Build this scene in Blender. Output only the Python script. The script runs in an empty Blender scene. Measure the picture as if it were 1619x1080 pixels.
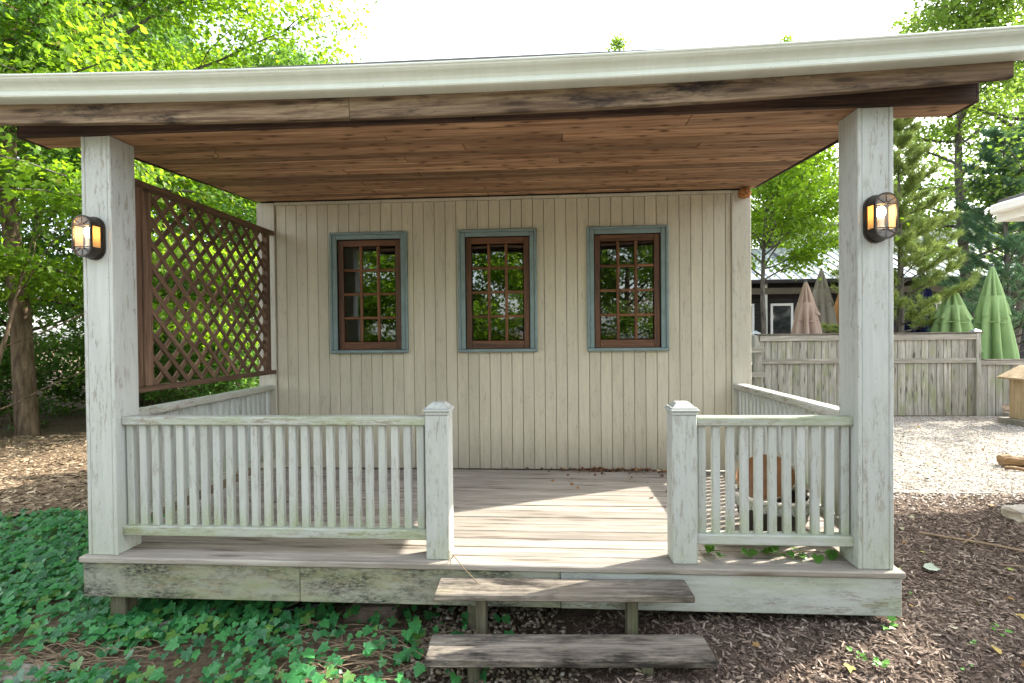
import bpy, bmesh, math, random
import numpy as np
from mathutils import Vector, Matrix, noise as mnoise

random.seed(7)
RNG = np.random.default_rng(11)
S = bpy.context.scene
COL = S.collection
PI = math.pi

# ------------------------------------------------------------------ camera
CX, CY, CZ = 2.9702, -3.1244, 1.3967
YAW, PITCH, ROLL = 0.0644, -0.0117, -0.0099
fwd = Vector((-math.sin(YAW)*math.cos(PITCH), math.cos(YAW)*math.cos(PITCH), math.sin(PITCH)))
rgt = Vector((math.cos(YAW), math.sin(YAW), 0))
upv = rgt.cross(fwd)
r2 = rgt*math.cos(ROLL) + upv*math.sin(ROLL)
u2 = upv*math.cos(ROLL) - rgt*math.sin(ROLL)
cam = bpy.data.objects.new('camera', bpy.data.cameras.new('camera'))
COL.objects.link(cam)
cam.matrix_world = Matrix(((r2.x, u2.x, -fwd.x, CX), (r2.y, u2.y, -fwd.y, CY), (r2.z, u2.z, -fwd.z, CZ), (0, 0, 0, 1)))
cam.data.sensor_width = 36
cam.data.lens = 18.013
cam.data.clip_start = 0.05
cam.data.clip_end = 2000
S.camera = cam

# ------------------------------------------------------------------ sky and sun
SUN_EL = math.radians(39.8)
SUN_AZ_XY = math.atan2(0.467, 1.0)          # sun stands to the right and a little behind the wall
W = bpy.data.worlds.new('World'); S.world = W; W.use_nodes = True
wn = W.node_tree.nodes; wl = W.node_tree.links
bg = wn['Background']
sky = wn.new('ShaderNodeTexSky'); sky.sky_type = 'NISHITA'; sky.sun_disc = False
sky.sun_elevation = SUN_EL
sky.sun_rotation = PI/2 - SUN_AZ_XY
sky.dust_density = 2.5; sky.air_density = 1.0; sky.ozone_density = 1.0
hs = wn.new('ShaderNodeHueSaturation'); hs.inputs['Saturation'].default_value = .45; hs.inputs['Value'].default_value = 1.08   # thin bright overcast veil
wl.new(sky.outputs[0], hs.inputs['Color'])
wtc = wn.new('ShaderNodeTexCoord'); wno = wn.new('ShaderNodeTexNoise'); wno.inputs['Scale'].default_value = 2.2; wno.inputs['Detail'].default_value = 6
wl.new(wtc.outputs['Generated'], wno.inputs['Vector'])
wmr = wn.new('ShaderNodeMapRange'); wmr.inputs[1].default_value = .45; wmr.inputs[2].default_value = .62; wmr.inputs[4].default_value = .55
wl.new(wno.outputs['Fac'], wmr.inputs[0])
wmx = wn.new('ShaderNodeMix'); wmx.data_type = 'RGBA'; wl.new(wmr.outputs[0], wmx.inputs[0]); wl.new(hs.outputs[0], wmx.inputs[6])
wbw = wn.new('ShaderNodeRGBToBW'); wl.new(hs.outputs[0], wbw.inputs[0]); wl.new(wbw.outputs[0], wmx.inputs[7])
wl.new(wmx.outputs[2], bg.inputs[0]); bg.inputs[1].default_value = 0.15
sun = bpy.data.objects.new('sun', bpy.data.lights.new('sun', 'SUN')); COL.objects.link(sun)
sun.data.energy = 2.5; sun.data.angle = math.radians(0.55); sun.data.color = (1, .93, .82)
sd = Vector((math.cos(SUN_EL)*math.cos(SUN_AZ_XY), math.cos(SUN_EL)*math.sin(SUN_AZ_XY), math.sin(SUN_EL)))
sun.rotation_euler = sd.to_track_quat('Z', 'Y').to_euler()
S.view_settings.view_transform = 'Standard'; S.view_settings.look = 'None'
S.view_settings.gamma = 1; S.view_settings.use_curve_mapping = False
S.view_settings.exposure = 2.5
S.cycles.max_bounces = 8; S.cycles.transparent_max_bounces = 8

# ------------------------------------------------------------------ material helpers
class NT:
    def __init__(s, name):
        s.m = bpy.data.materials.new(name); s.m.use_nodes = True
        s.t = s.m.node_tree; s.n = s.t.nodes; s.b = s.n['Principled BSDF']; s.out = s.n['Material Output']
        s.tc = None
    def new(s, t, **k):
        n = s.n.new('ShaderNode'+t)
        for a, v in k.items(): setattr(n, a, v)
        return n
    def set(s, sock, v):
        if isinstance(v, bpy.types.NodeSocket): s.t.links.new(v, sock)
        elif isinstance(v, tuple) and len(v) == 3 and sock.type == 'RGBA': sock.default_value = (*v, 1)
        else: sock.default_value = v
    def coord(s, kind='Object'):
        if s.tc is None: s.tc = s.new('TexCoord')
        return s.tc.outputs[kind]
    def rnd(s):
        return s.new('ObjectInfo').outputs['Random']
    def geo(s, k): return s.new('NewGeometry').outputs[k]
    def mapping(s, vec, scale=(1, 1, 1), off=None):
        if off is not None:
            a = s.new('VectorMath', operation='ADD'); s.set(a.inputs[0], vec)
            m = s.new('VectorMath', operation='SCALE'); m.inputs[0].default_value = (17.3, 29.1, 41.7); s.set(m.inputs['Scale'], off)
            s.set(a.inputs[1], m.outputs[0]); vec = a.outputs[0]
        mp = s.new('Mapping'); s.set(mp.inputs['Vector'], vec); mp.inputs['Scale'].default_value = scale
        return mp.outputs[0]
    def noise(s, vec, scale=1, detail=4, rough=.55, dist=0, out='Fac'):
        n = s.new('TexNoise'); s.set(n.inputs['Vector'], vec); n.inputs['Scale'].default_value = scale
        n.inputs['Detail'].default_value = detail; n.inputs['Roughness'].default_value = rough; n.inputs['Distortion'].default_value = dist
        return n.outputs[out]
    def vor(s, vec, scale=1, feature='F1', out='Distance', rnd=1):
        n = s.new('TexVoronoi', feature=feature); s.set(n.inputs['Vector'], vec); n.inputs['Scale'].default_value = scale
        n.inputs['Randomness'].default_value = rnd
        return n.outputs[out]
    def ramp(s, fac, stops):
        n = s.new('ValToRGB'); s.set(n.inputs[0], fac); cr = n.color_ramp
        while len(cr.elements) < len(stops): cr.elements.new(.5)
        for e, (p, c) in zip(cr.elements, stops):
            e.position = p; e.color = (*c, 1) if isinstance(c, tuple) else (c, c, c, 1)
        return n.outputs[0]
    def mix(s, fac, a, b, mode='MIX'):
        n = s.new('Mix', data_type='RGBA', blend_type=mode)
        s.set(n.inputs[0], fac); s.set(n.inputs[6], a); s.set(n.inputs[7], b)
        return n.outputs[2]
    def math(s, op, a, b=0.0, c=None):
        n = s.new('Math', operation=op); s.set(n.inputs[0], a); s.set(n.inputs[1], b)
        if c is not None: s.set(n.inputs[2], c)
        return n.outputs[0]
    def mr(s, v, a, b, c=0, d=1):
        n = s.new('MapRange'); s.set(n.inputs[0], v)
        for i, x in enumerate((a, b, c, d)): n.inputs[i+1].default_value = x
        return n.outputs[0]
    def bump(s, h, strength=.3, dist=.01):
        n = s.new('Bump'); n.inputs['Strength'].default_value = strength; n.inputs['Distance'].default_value = dist
        s.set(n.inputs['Height'], h); s.t.links.new(n.outputs[0], s.b.inputs['Normal'])
    def col(s, c, rough=.7, spec=.3):
        s.set(s.b.inputs['Base Color'], c); s.set(s.b.inputs['Roughness'], rough); s.b.inputs['Specular IOR Level'].default_value = spec
        return s.m

def axscale(axis, along, across):
    return tuple(along if i == axis else across for i in range(3))

def wood(name, dark, light, axis, rough=.75, stain=None, stain_lo=.55, stain_hi=.75, knots=0, vary=.3, spec=.2, along=1.3, across=26, green=None, bump=.35, kcol=(.02, .012, .008)):
    t = NT(name); R = t.rnd(); co = t.coord()
    g = t.mapping(co, axscale(axis, along, across), R)
    grain = t.noise(g, 1, 6, .62, .6)
    fine = t.noise(t.mapping(co, axscale(axis, along*4, across*4), R), 1, 4, .7)
    f = t.mr(t.math('ADD', t.math('MULTIPLY', grain, .62), t.math('MULTIPLY', fine, .38)), .40, .61)
    c = t.mix(f, dark, light)
    blo = t.noise(t.mapping(co, axscale(axis, .9, 5), R), 1, 4, .6)
    c = t.mix(t.mr(blo, .35, .65), c, t.mix(.55, c, dark))
    v = t.mr(R, 0, 1, 1-vary, 1+vary*.6)
    hv = t.new('HueSaturation'); t.set(hv.inputs['Value'], v); t.set(hv.inputs['Color'], c); c = hv.outputs[0]
    if green:
        gm = t.noise(t.mapping(co, axscale(axis, 1.6, 7), R), 1, 6, .7)
        c = t.mix(t.math('MULTIPLY', t.mr(gm, .5, .68), green[1]), c, green[0])
    if stain:
        sm = t.math('ADD', t.math('MULTIPLY', t.noise(t.mapping(co, axscale(axis, 1.7, 6), R), 1, 8, .72), .8), t.math('MULTIPLY', t.noise(t.mapping(co, axscale(axis, 9, 60), R), 1, 4, .7), .2))
        c = t.mix(t.mr(sm, stain_lo-.05, stain_hi-.09), c, stain)
    if knots:
        sx = t.new('SeparateXYZ'); t.set(sx.inputs[0], t.mapping(co, (1, 1, 1), R))
        o1, o2 = [i for i in range(3) if i != axis]
        cb = t.new('CombineXYZ'); t.set(cb.inputs[0], t.math('MULTIPLY', sx.outputs[axis], 2.6*knots)); t.set(cb.inputs[1], t.math('MULTIPLY', t.math('ADD', sx.outputs[o1], sx.outputs[o2]), 8))
        vn = t.new('TexVoronoi', feature='F1', voronoi_dimensions='2D'); t.set(vn.inputs['Vector'], cb.outputs[0]); vn.inputs['Scale'].default_value = 1
        d = vn.outputs['Distance']
        c = t.mix(t.mr(d, .05, .14, .95, 0), c, kcol)
        c = t.mix(t.mr(d, .12, .34, .35, 0), c, dark)
    t.bump(f, bump, .004)
    return t.col(c, rough, spec)

def paint(name, base, axis, wood_c=(.22, .19, .15), wear=.5, green=(.24, .30, .13), algae=.4, zlow=None, rough=.6, black=0.0, spec=.25, edge=0, splash=None):
    """old paint: streaky along the board, worn to bare wood, algae, pin-prick dirt"""
    t = NT(name); R = t.rnd(); co = t.coord()
    g = t.noise(t.mapping(co, axscale(axis, 2.2, 46), R), 1, 5, .65)
    blo = t.noise(t.mapping(co, axscale(axis, 1.2, 4.5), R), 1, 5, .6)
    c = t.mix(t.mr(g, .3, .7), tuple(x*.83 for x in base), base)
    c = t.mix(t.math('MULTIPLY', t.mr(blo, .35, .7), .35), c, tuple(x*.68 for x in base))
    pv = t.new('HueSaturation'); t.set(pv.inputs['Value'], t.mr(R, 0, 1, .93, 1.06)); t.set(pv.inputs['Color'], c); c = pv.outputs[0]
    chip = t.noise(t.mapping(co, axscale(axis, 8, 42), R), 1, 8, .78)
    wm = t.math('MULTIPLY', t.mr(chip, .56-.07*wear, .60-.05*wear), t.mr(blo, .40, .58))
    if edge:
        bv = t.new('Bevel'); bv.samples = 4; bv.inputs['Radius'].default_value = edge
        dt = t.new('VectorMath', operation='DOT_PRODUCT'); t.set(dt.inputs[0], bv.outputs[0]); t.set(dt.inputs[1], t.geo('Normal'))
        em = t.math('MULTIPLY', t.mr(dt.outputs['Value'], .99, .80), t.mr(t.noise(t.mapping(co, axscale(axis, 9, 20), R), 1, 5, .7), .46, .58))
        wm = t.math('MAXIMUM', wm, t.math('MULTIPLY', em, .8))
    c = t.mix(t.math('MULTIPLY', wm, min(1, wear*1.5)), c, wood_c)
    if algae:
        am = t.noise(t.mapping(co, axscale(axis, 1.5, 8), R), 1, 7, .7)
        a = t.mr(am, .42, .62)
        if zlow:
            z = t.new('SeparateXYZ'); t.set(z.inputs[0], t.geo('Position'))
            zz = t.math('ADD', z.outputs[2], t.math('MULTIPLY', t.mr(am, .3, .7), -.35))
            a = t.math('MAXIMUM', t.math('MULTIPLY', a, .2), t.mr(zz, zlow[0]-.2, zlow[1]-.2, 1, 0))
        sp = t.mr(t.noise(t.mapping(co, (1, 1, 1), R), 170, 3, .6), .4, .58)
        a = t.math('MULTIPLY', a, t.math('ADD', t.math('MULTIPLY', sp, .6), .4))
        c = t.mix(t.math('MULTIPLY', a, algae), c, green)
    if black:
        bm = t.noise(t.mapping(co, axscale(axis, 1.9, 5.5), R), 1, 9, .74)
        sp2 = t.noise(t.mapping(co, axscale(axis, 26, 75), R), 1, 5, .75)
        c = t.mix(t.math('MULTIPLY', t.math('MULTIPLY', t.mr(bm, .43, .60), t.mr(sp2, .36, .56)), black), c, (.035, .035, .03))
    if splash:
        z = t.new('SeparateXYZ'); t.set(z.inputs[0], t.geo('Position'))
        zz = t.math('ADD', z.outputs[2], t.math('MULTIPLY', t.noise(t.mapping(co, (30, 30, 7), R), 1, 6, .7), -.5))
        c = t.mix(t.math('MULTIPLY', t.mr(zz, splash-.25, -.25, 0, 1), .5), c, (.24, .21, .16))
    d = t.vor(t.mapping(co, (1, 1, 1), R), 21)
    c = t.mix(t.mr(d, .05, .085, .6, 0), c, (.12, .11, .1))
    t.bump(g, .3, .003)
    return t.col(c, rough, spec)

def plain(name, c, rough=.6, metal=0, var=.12, scale=6, spec=.4, bump=0):
    t = NT(name); n = t.noise(t.mapping(t.coord(), (1, 1, 1), t.rnd()), scale, 5, .6)
    cc = t.mix(t.mr(n, .3, .7), tuple(x*(1-var) for x in c), tuple(x*(1+var) for x in c))
    t.b.inputs['Metallic'].default_value = metal
    if bump: t.bump(t.noise(t.coord(), scale*6, 4), bump, .004)
    return t.col(cc, rough, spec)

def leafmat(name, c1, c2, trans, rough=.5, tfac=.5, odd=None, veins=False, spec=.35):
    t = NT(name); isl = t.geo('Random Per Island')
    c = t.mix(isl, c1, c2)
    if odd:
        c = t.mix(t.math('MULTIPLY', t.math('GREATER_THAN', t.math('FRACT', t.math('MULTIPLY', isl, 37.7)), 1-odd[1]), .85), c, odd[0])
    if veins:
        sx = t.new('SeparateXYZ'); t.set(sx.inputs[0], t.coord('UV'))
        ang = t.math('ARCTAN2', sx.outputs[1], sx.outputs[0])
        v = t.math('ABSOLUTE', t.math('SINE', t.math('MULTIPLY', ang, 3.4)))
        c = t.mix(t.mr(v, .04, .16, .55, 0), c, tuple(min(1, x*2.6+.04) for x in c2))
        nn = t.noise(t.coord('UV'), 5, 3)
        c = t.mix(t.math('MULTIPLY', nn, .5), c, tuple(x*.5 for x in c1))
    t.col(c, rough, spec)
    tr = t.new('BsdfTranslucent'); t.set(tr.inputs[0], t.mix(isl, trans, tuple(x*.6 for x in trans)))
    mx = t.new('MixShader'); mx.inputs[0].default_value = tfac
    t.t.links.new(t.b.outputs[0], mx.inputs[1]); t.t.links.new(tr.outputs[0], mx.inputs[2]); t.t.links.new(mx.outputs[0], t.out.inputs[0])
    return t.m

# weathered timber and paint
WHITE = (.46, .48, .455)
M_post = paint('old_white_paint_upright', WHITE, 2, wear=.45, algae=.45, zlow=(-.05, .6), edge=.007)
M_balus = paint('old_white_paint_baluster', WHITE, 2, wear=.35, algae=1.0, zlow=(.06, .42), edge=.007)
M_railx = paint('old_white_paint_rail', (.46, .48, .445), 0, wear=.8, algae=.75, black=.12, edge=.007)
M_raily = paint('old_white_paint_side_rail', (.50, .50, .455), 1, wear=.6, algae=.4, black=.1, wood_c=(.25, .19, .14), edge=.007)
M_newel = paint('old_white_paint_newel', (.45, .475, .45), 2, wear=.55, algae=.5, zlow=(-.05, .3), wood_c=(.25, .235, .20), edge=.007)
M_skirt = paint('weathered_skirt_paint', (.33, .335, .265), 0, wear=1.0, algae=.8, black=1.0, wood_c=(.27, .22, .15), green=(.22, .25, .11))
M_skirt2 = paint('faded_skirt_paint', (.45, .47, .435), 0, wear=.7, algae=.5, black=.3)
M_siding = paint('cream_siding_paint', (.565, .52, .405), 2, wear=.22, splash=.45, algae=.12, green=(.38, .37, .24), rough=.55)
M_corner = paint('cream_corner_paint', (.55, .52, .43), 2, wear=.35, splash=.4, algae=.15, green=(.35, .34, .22))
M_ceil = wood('ceiling_cedar', (.20, .10, .05), (.58, .37, .225), 0, knots=1.3, vary=.42, rough=.62)
M_beamdark = wood('dark_beam', (.022, .014, .012), (.10, .058, .038), 0, vary=.1, knots=.6)
M_fascia = wood('weathered_fascia', (.10, .064, .04), (.34, .255, .165), 0, stain=(.016, .012, .012), stain_lo=.56, stain_hi=.72, knots=.45, vary=.15)
M_deck = wood('deck_plank', (.21, .185, .155), (.45, .415, .36), 0, knots=.35, vary=.22, green=((.16, .17, .10), .25), kcol=(.10, .07, .05), bump=.5)
M_tread = wood('step_tread', (.13, .115, .095), (.40, .35, .285), 0, stain=(.024, .021, .018), stain_lo=.505, stain_hi=.69, vary=.1, green=((.13, .12, .05), .4), bump=.7)
M_groundpost = wood('green_grey_post', (.07, .065, .04), (.22, .20, .14), 2, green=((.09, .12, .045), .8))
M_lattice = {}
M_latt = wood('lattice_brown', (.085, .052, .034), (.28, .18, .115), 0, vary=.35, across=40)
M_latv = wood('lattice_brown_upright', (.08, .05, .033), (.24, .15, .095), 2, vary=.2)
M_laty = wood('lattice_brown_rail', (.08, .05, .033), (.26, .165, .105), 1, vary=.2)
M_fenceb = wood('fence_board', (.20, .195, .17), (.46, .45, .395), 2, vary=.24, green=((.19, .22, .10), .85), stain=(.10, .095, .07), stain_lo=.62, stain_hi=.85, knots=.5, across=18)
M_fencer = wood('fence_rail', (.20, .19, .16), (.43, .41, .355), 0, vary=.15, green=((.12, .13, .06), .5))
M_fencecap = wood('fence_cap_dark', (.07, .06, .05), (.24, .21, .17), 0, vary=.1)
M_sash = wood('sash_mahogany', (.045, .018, .008), (.17, .068, .029), 2, vary=.12, rough=.42, spec=.4)
M_sashx = wood('sash_mahogany_cross', (.055, .022, .010), (.20, .083, .037), 0, vary=.12, rough=.42, spec=.4)
M_munt = wood('muntin_wood', (.07, .03, .013), (.28, .125, .06), 2, vary=.12, rough=.45)
M_muntx = wood('muntin_wood_cross', (.07, .03, .013), (.28, .125, .06), 0, vary=.12, rough=.45)
M_trim = plain('blue_grey_trim_paint', (.165, .225, .225), .5, var=.18, scale=9)
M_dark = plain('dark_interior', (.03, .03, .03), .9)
M_sheath = plain('dark_sheathing', (.10, .085, .06), .9)
M_frame_under = plain('deck_joist_wood', (.10, .085, .06), .9)
M_bronze = plain('bronze_black_metal', (.045, .037, .029), .45, metal=.5, var=.3, scale=30)
M_roof = plain('roof_shingle', (.10, .095, .09), .9, bump=.4)
M_glass = NT('window_glass')
def _g(t, ior, tint):
    lw = t.new('LayerWeight'); lw.inputs[0].default_value = .5
    f0 = ((ior-1)/(ior+1))**2
    fr = t.math('ADD', f0, t.math('MULTIPLY', t.math('POWER', lw.outputs['Facing'], 5), 1-f0)).node
    gl = t.new('BsdfGlossy'); gl.inputs['Roughness'].default_value = .015
    nz = t.new('Bump'); nz.inputs['Strength'].default_value = .012; nz.inputs['Distance'].default_value = .01
    t.set(nz.inputs['Height'], t.noise(t.coord(), 5, 2)); t.t.links.new(nz.outputs[0], gl.inputs['Normal'])
    tp = t.new('BsdfTransparent'); tp.inputs[0].default_value = (*tint, 1)
    mx = t.new('MixShader')
    for a, b in ((fr.outputs[0], mx.inputs[0]), (tp.outputs[0], mx.inputs[1]), (gl.outputs[0], mx.inputs[2]), (mx.outputs[0], t.out.inputs[0])): t.t.links.new(a, b)
    return t.m
M_glass = _g(M_glass, 2.0, (.8, .86, .84))
M_lampglass = _g(NT('lamp_glass'), 1.45, (.97, .95, .9))
def _frost():
    t = NT('glow_tinted_frosted_glass'); t.col((.60, .48, .28), .35, .4)  # amber colour puts the bulb's warm glow into the frosted side panes
    tr = t.new('BsdfTranslucent'); tr.inputs[0].default_value = (.75, .56, .30, 1)
    mx = t.new('MixShader'); mx.inputs[0].default_value = .65
    t.t.links.new(t.b.outputs[0], mx.inputs[1]); t.t.links.new(tr.outputs[0], mx.inputs[2]); t.t.links.new(mx.outputs[0], t.out.inputs[0])
    return t.m
M_frost = _frost()
def emit(name, c, s):
    t = NT(name); t.b.inputs['Emission Color'].default_value = (*c, 1); t.b.inputs['Emission Strength'].default_value = s
    return t.m
M_bulb = emit('lit_bulb', (1, .66, .30), 10)
M_globe = emit('lit_globe', (1, .95, .85), 5)
def gutter_mat():
    t = NT('gutter_enamel'); co = t.coord()
    st = t.noise(t.mapping(co, (14, 1.2, 1.2)), 1, 7, .7); bl = t.noise(co, 2.2, 5)
    c = t.mix(t.math('MULTIPLY', t.mr(st, .42, .7), .22), (.60, .635, .575), (.38, .42, .33))
    c = t.mix(t.math('MULTIPLY', t.mr(bl, .4, .7), .25), c, (.45, .49, .40))
    c = t.mix(t.mr(t.vor(co, 9), .02, .05, .5, 0), c, (.14, .13, .1))
    return t.col(c, .38, .45)
M_gutter = gutter_mat()
M_whitepaint = plain('white_trim_paint', (.74, .74, .72), .5, var=.05)

# ------------------------------------------------------------------ object helpers
WLOC = {}
def link(o, parent=None, loc=(0, 0, 0), rot=None):
    COL.objects.link(o)
    loc = Vector(loc)
    if parent is not None:
        o.parent = parent; o.location = loc - WLOC[parent.name]
    else: o.location = loc
    if rot is not None: o.rotation_euler = rot
    WLOC[o.name] = loc
    return o
def tag(o, label=None, cat=None, group=None, kind=None):
    if label: o['label'] = label
    if cat: o['category'] = cat
    if group: o['group'] = group
    if kind: o['kind'] = kind
    return o
def thing(name, loc, label, cat, group=None):
    o = bpy.data.objects.new(name, None); o.empty_display_size = .2
    link(o, None, loc); return tag(o, label, cat, group)
def ob(name, me, mat, parent=None, loc=(0, 0, 0), rot=None):
    if mat is not None and not me.materials: me.materials.append(mat)
    return link(bpy.data.objects.new(name, me), parent, loc, rot)
CACHE = {}
def boxmesh(d, mat, bev=.003):
    key = (tuple(round(x, 4) for x in d), mat.name, bev)
    if key in CACHE: return CACHE[key]
    bm = bmesh.new(); bmesh.ops.create_cube(bm, size=1)
    bmesh.ops.scale(bm, vec=d, verts=bm.verts)
    if bev: bmesh.ops.bevel(bm, geom=bm.edges[:], offset=min(bev, min(d)*.4), segments=1, affect='EDGES')
    me = bpy.data.meshes.new('board'); bm.to_mesh(me); bm.free(); me.materials.append(mat)
    CACHE[key] = me; return me
def box(name, lo, hi, mat, parent=None, bev=.003, rot=None):
    d = [hi[i]-lo[i] for i in range(3)]; c = [(hi[i]+lo[i])/2 for i in range(3)]
    return ob(name, boxmesh(d, mat, bev), None, parent, c, rot)
class MB:
    """collects shapes into one mesh (world coordinates, re-centred on build)"""
    def __init__(s): s.bm = bmesh.new()
    def box(s, lo, hi, bev=.003, m=None):
        r = bmesh.ops.create_cube(s.bm, size=1)
        d = Vector([hi[i]-lo[i] for i in range(3)]); c = Vector([(hi[i]+lo[i])/2 for i in range(3)])
        vs = r['verts']
        bmesh.ops.scale(s.bm, vec=d, verts=vs); bmesh.ops.translate(s.bm, vec=c, verts=vs)
        if m is not None: bmesh.ops.transform(s.bm, matrix=m, verts=vs)
        if bev:
            es = list({e for v in vs for e in v.link_edges})
            bmesh.ops.bevel(s.bm, geom=es, offset=min(bev, min(d)*.4), segments=1, affect='EDGES')
        return s
    def poly(s, vs, fs):
        v = [s.bm.verts.new(p) for p in vs]
        for f in fs:
            try: s.bm.faces.new([v[i] for i in f])
            except ValueError: pass
        return s
    def tube(s, pts, rad, n=8, cap=True):
        pts = [Vector(p) for p in pts]; rings = []
        for i, p in enumerate(pts):
            d = (pts[min(i+1, len(pts)-1)] - pts[max(i-1, 0)]).normalized()
            a = d.cross(Vector((0, 0, 1)) if abs(d.z) < .9 else Vector((1, 0, 0))).normalized(); b = d.cross(a)
            r = rad[i] if hasattr(rad, '__len__') else rad
            rings.append([s.bm.verts.new(p + (a*math.cos(2*PI*k/n) + b*math.sin(2*PI*k/n))*r) for k in range(n)])
        for q, w in zip(rings, rings[1:]):
            for k in range(n): s.bm.faces.new((q[k], q[(k+1) % n], w[(k+1) % n], w[k]))
        if cap: s.bm.faces.new(rings[0][::-1]); s.bm.faces.new(rings[-1])
        return s
    def lathe(s, prof, n=32, c=(0, 0, 0), m=None):
        rings = []
        for r, z in prof:
            ring = []
            for k in range(n):
                p = Vector((r*math.cos(2*PI*k/n), r*math.sin(2*PI*k/n), z))
                if m is not None: p = m @ p
                ring.append(s.bm.verts.new(p + Vector(c)))
            rings.append(ring)
        for q, w in zip(rings, rings[1:]):
            for k in range(n): s.bm.faces.new((q[k], q[(k+1) % n], w[(k+1) % n], w[k]))
        return s
    def build(s, name, mat, parent=None, origin=None, smooth=False):
        bm = s.bm
        bmesh.ops.recalc_face_normals(bm, faces=bm.faces)
        if origin is None:
            xs = [v.co for v in bm.verts]
            origin = Vector([(min(v[i] for v in xs)+max(v[i] for v in xs))/2 for i in range(3)])
        origin = Vector(origin)
        bmesh.ops.translate(bm, vec=-origin, verts=bm.verts)
        me = bpy.data.meshes.new(name); bm.to_mesh(me); bm.free()
        if smooth: me.polygons.foreach_set('use_smooth', [True]*len(me.polygons))
        return ob(name, me, mat, parent, origin)
def npmesh(name, V, F, uv=None, smooth=False):
    """V (n,3), F (m,k) uniform faces"""
    V = np.ascontiguousarray(V, np.float32); F = np.ascontiguousarray(F, np.int32)
    me = bpy.data.meshes.new(name); m, k = F.shape
    me.vertices.add(len(V)); me.vertices.foreach_set('co', V.ravel())
    me.loops.add(m*k); me.loops.foreach_set('vertex_index', F.ravel())
    me.polygons.add(m); me.polygons.foreach_set('loop_start', np.arange(0, m*k, k, dtype=np.int32))
    if smooth: me.polygons.foreach_set('use_smooth', np.ones(m, bool))
    if uv is not None:
        l = me.uv_layers.new(name='UVMap'); l.data.foreach_set('uv', np.ascontiguousarray(uv[F.ravel()], np.float32).ravel())
    me.update(calc_edges=True)
    return me
def unit(a): return a/np.maximum(np.linalg.norm(a, axis=1, keepdims=True), 1e-9)
def scatter(name, pos, dirs, nrm, size, T, TF, uvT=None, smooth=False):
    """one mesh of many small pieces: template T (k,3) with faces TF in the frame (dir, side, normal)"""
    d = unit(dirs); b = unit(np.cross(nrm, d)); n = np.cross(d, b)
    size = np.asarray(size, float)
    sz = size[:, None, :] if size.ndim == 2 else size[:, None, None]*np.ones((1, 1, 3))
    L = T[None]*sz
    V = pos[:, None] + L[..., 0:1]*d[:, None] + L[..., 1:2]*b[:, None] + L[..., 2:3]*n[:, None]
    k = len(T); N = len(pos)
    F = (TF[None] + (np.arange(N)*k)[:, None, None]).reshape(-1, TF.shape[1])
    uv = np.tile(uvT, (N, 1)) if uvT is not None else None
    return npmesh(name, V.reshape(-1, 3), F, uv, smooth)
LEAF4 = (np.array([(0, 0, 0), (.45, .34, .10), (1, 0, -.05), (.45, -.34, .10)]), np.array([(0, 1, 2), (0, 2, 3)]))
LEAF8 = (np.array([(0, 0, 0), (.18, .30, .05), (.55, .40, .10), (.62, .17, .04), (1, 0, -.10), (.62, -.17, .04), (.55, -.40, .10), (.18, -.30, .05)]),
         np.array([(0, 1, 2), (0, 2, 3), (0, 3, 4), (0, 4, 5), (0, 5, 6), (0, 6, 7)]))
def ivy_shape():
    pts = [(0, 0), (-.17, .20), (-.13, .45), (.12, .43), (.34, .56), (.50, .37), (.74, .22), (.95, 0), (.74, -.22), (.50, -.37), (.34, -.56), (.12, -.43), (-.13, -.45), (-.17, -.20)]
    T = np.array([(x, y, .12*abs(y) - .10*max(0, x-.4)) for x, y in pts]); c = np.array([[.26, 0, -.02]])
    T = np.vstack([T, c]); n = len(pts)
    return T, np.array([(n, i, (i+1) % n) for i in range(n)]), T[:, :2].copy()
IVY_T, IVY_F, IVY_UV = ivy_shape()

def GZ(x, y): return -.5 + .02*mnoise.noise((x*.7, y*.7, 3.1))

# ------------------------------------------------------------------ ground
def sheet(name, mat, x0, x1, y0, y1, nx, ny, zf, inside=None, kind='structure', cat=None):
    xs = np.linspace(x0, x1, nx); ys = np.linspace(y0, y1, ny)
    V = [(x, y, zf(x, y)) for y in ys for x in xs]; F = []
    for j in range(ny-1):
        for i in range(nx-1):
            if inside and not inside((xs[i]+xs[i+1])/2, (ys[j]+ys[j+1])/2): continue
            F.append((j*nx+i, j*nx+i+1, (j+1)*nx+i+1, (j+1)*nx+i))
    me = npmesh(name, np.array(V), np.array(F), smooth=True)
    o = ob(name, me, mat); tag(o, kind=kind); return o
def soil_mat():
    t = NT('leaf_litter_soil'); p = t.geo('Position')
    a = t.noise(p, 1.1, 6, .6); b = t.noise(p, 22, 6, .7)
    c = t.mix(t.mr(b, .35, .65), (.045, .032, .022), (.15, .105, .07))
    c = t.mix(t.mr(a, .4, .62), c, t.mix(t.mr(b, .3, .7), (.07, .05, .035), (.22, .165, .11)))
    t.bump(b, .8, .03); return t.col(c, .95, .1)
def path_mat():
    t = NT('straw_mulch_path'); p = t.geo('Position')
    b = t.noise(t.mapping(p, (14, 40, 20)), 1, 6, .75, .8); c2 = t.noise(t.mapping(p, (45, 16, 20)), 1, 5, .7, .6); a = t.noise(p, 1.3, 5)
    c = t.mix(t.mr(b, .36, .64), (.09, .062, .042), (.30, .215, .14))
    c = t.mix(t.math('MULTIPLY', t.mr(c2, .5, .68), .6), c, (.36, .28, .19))
    c = t.mix(t.math('MULTIPLY', t.mr(a, .42, .65), .5), c, (.12, .085, .06))
    t.bump(b, .8, .02); return t.col(c, .95, .1)
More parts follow.
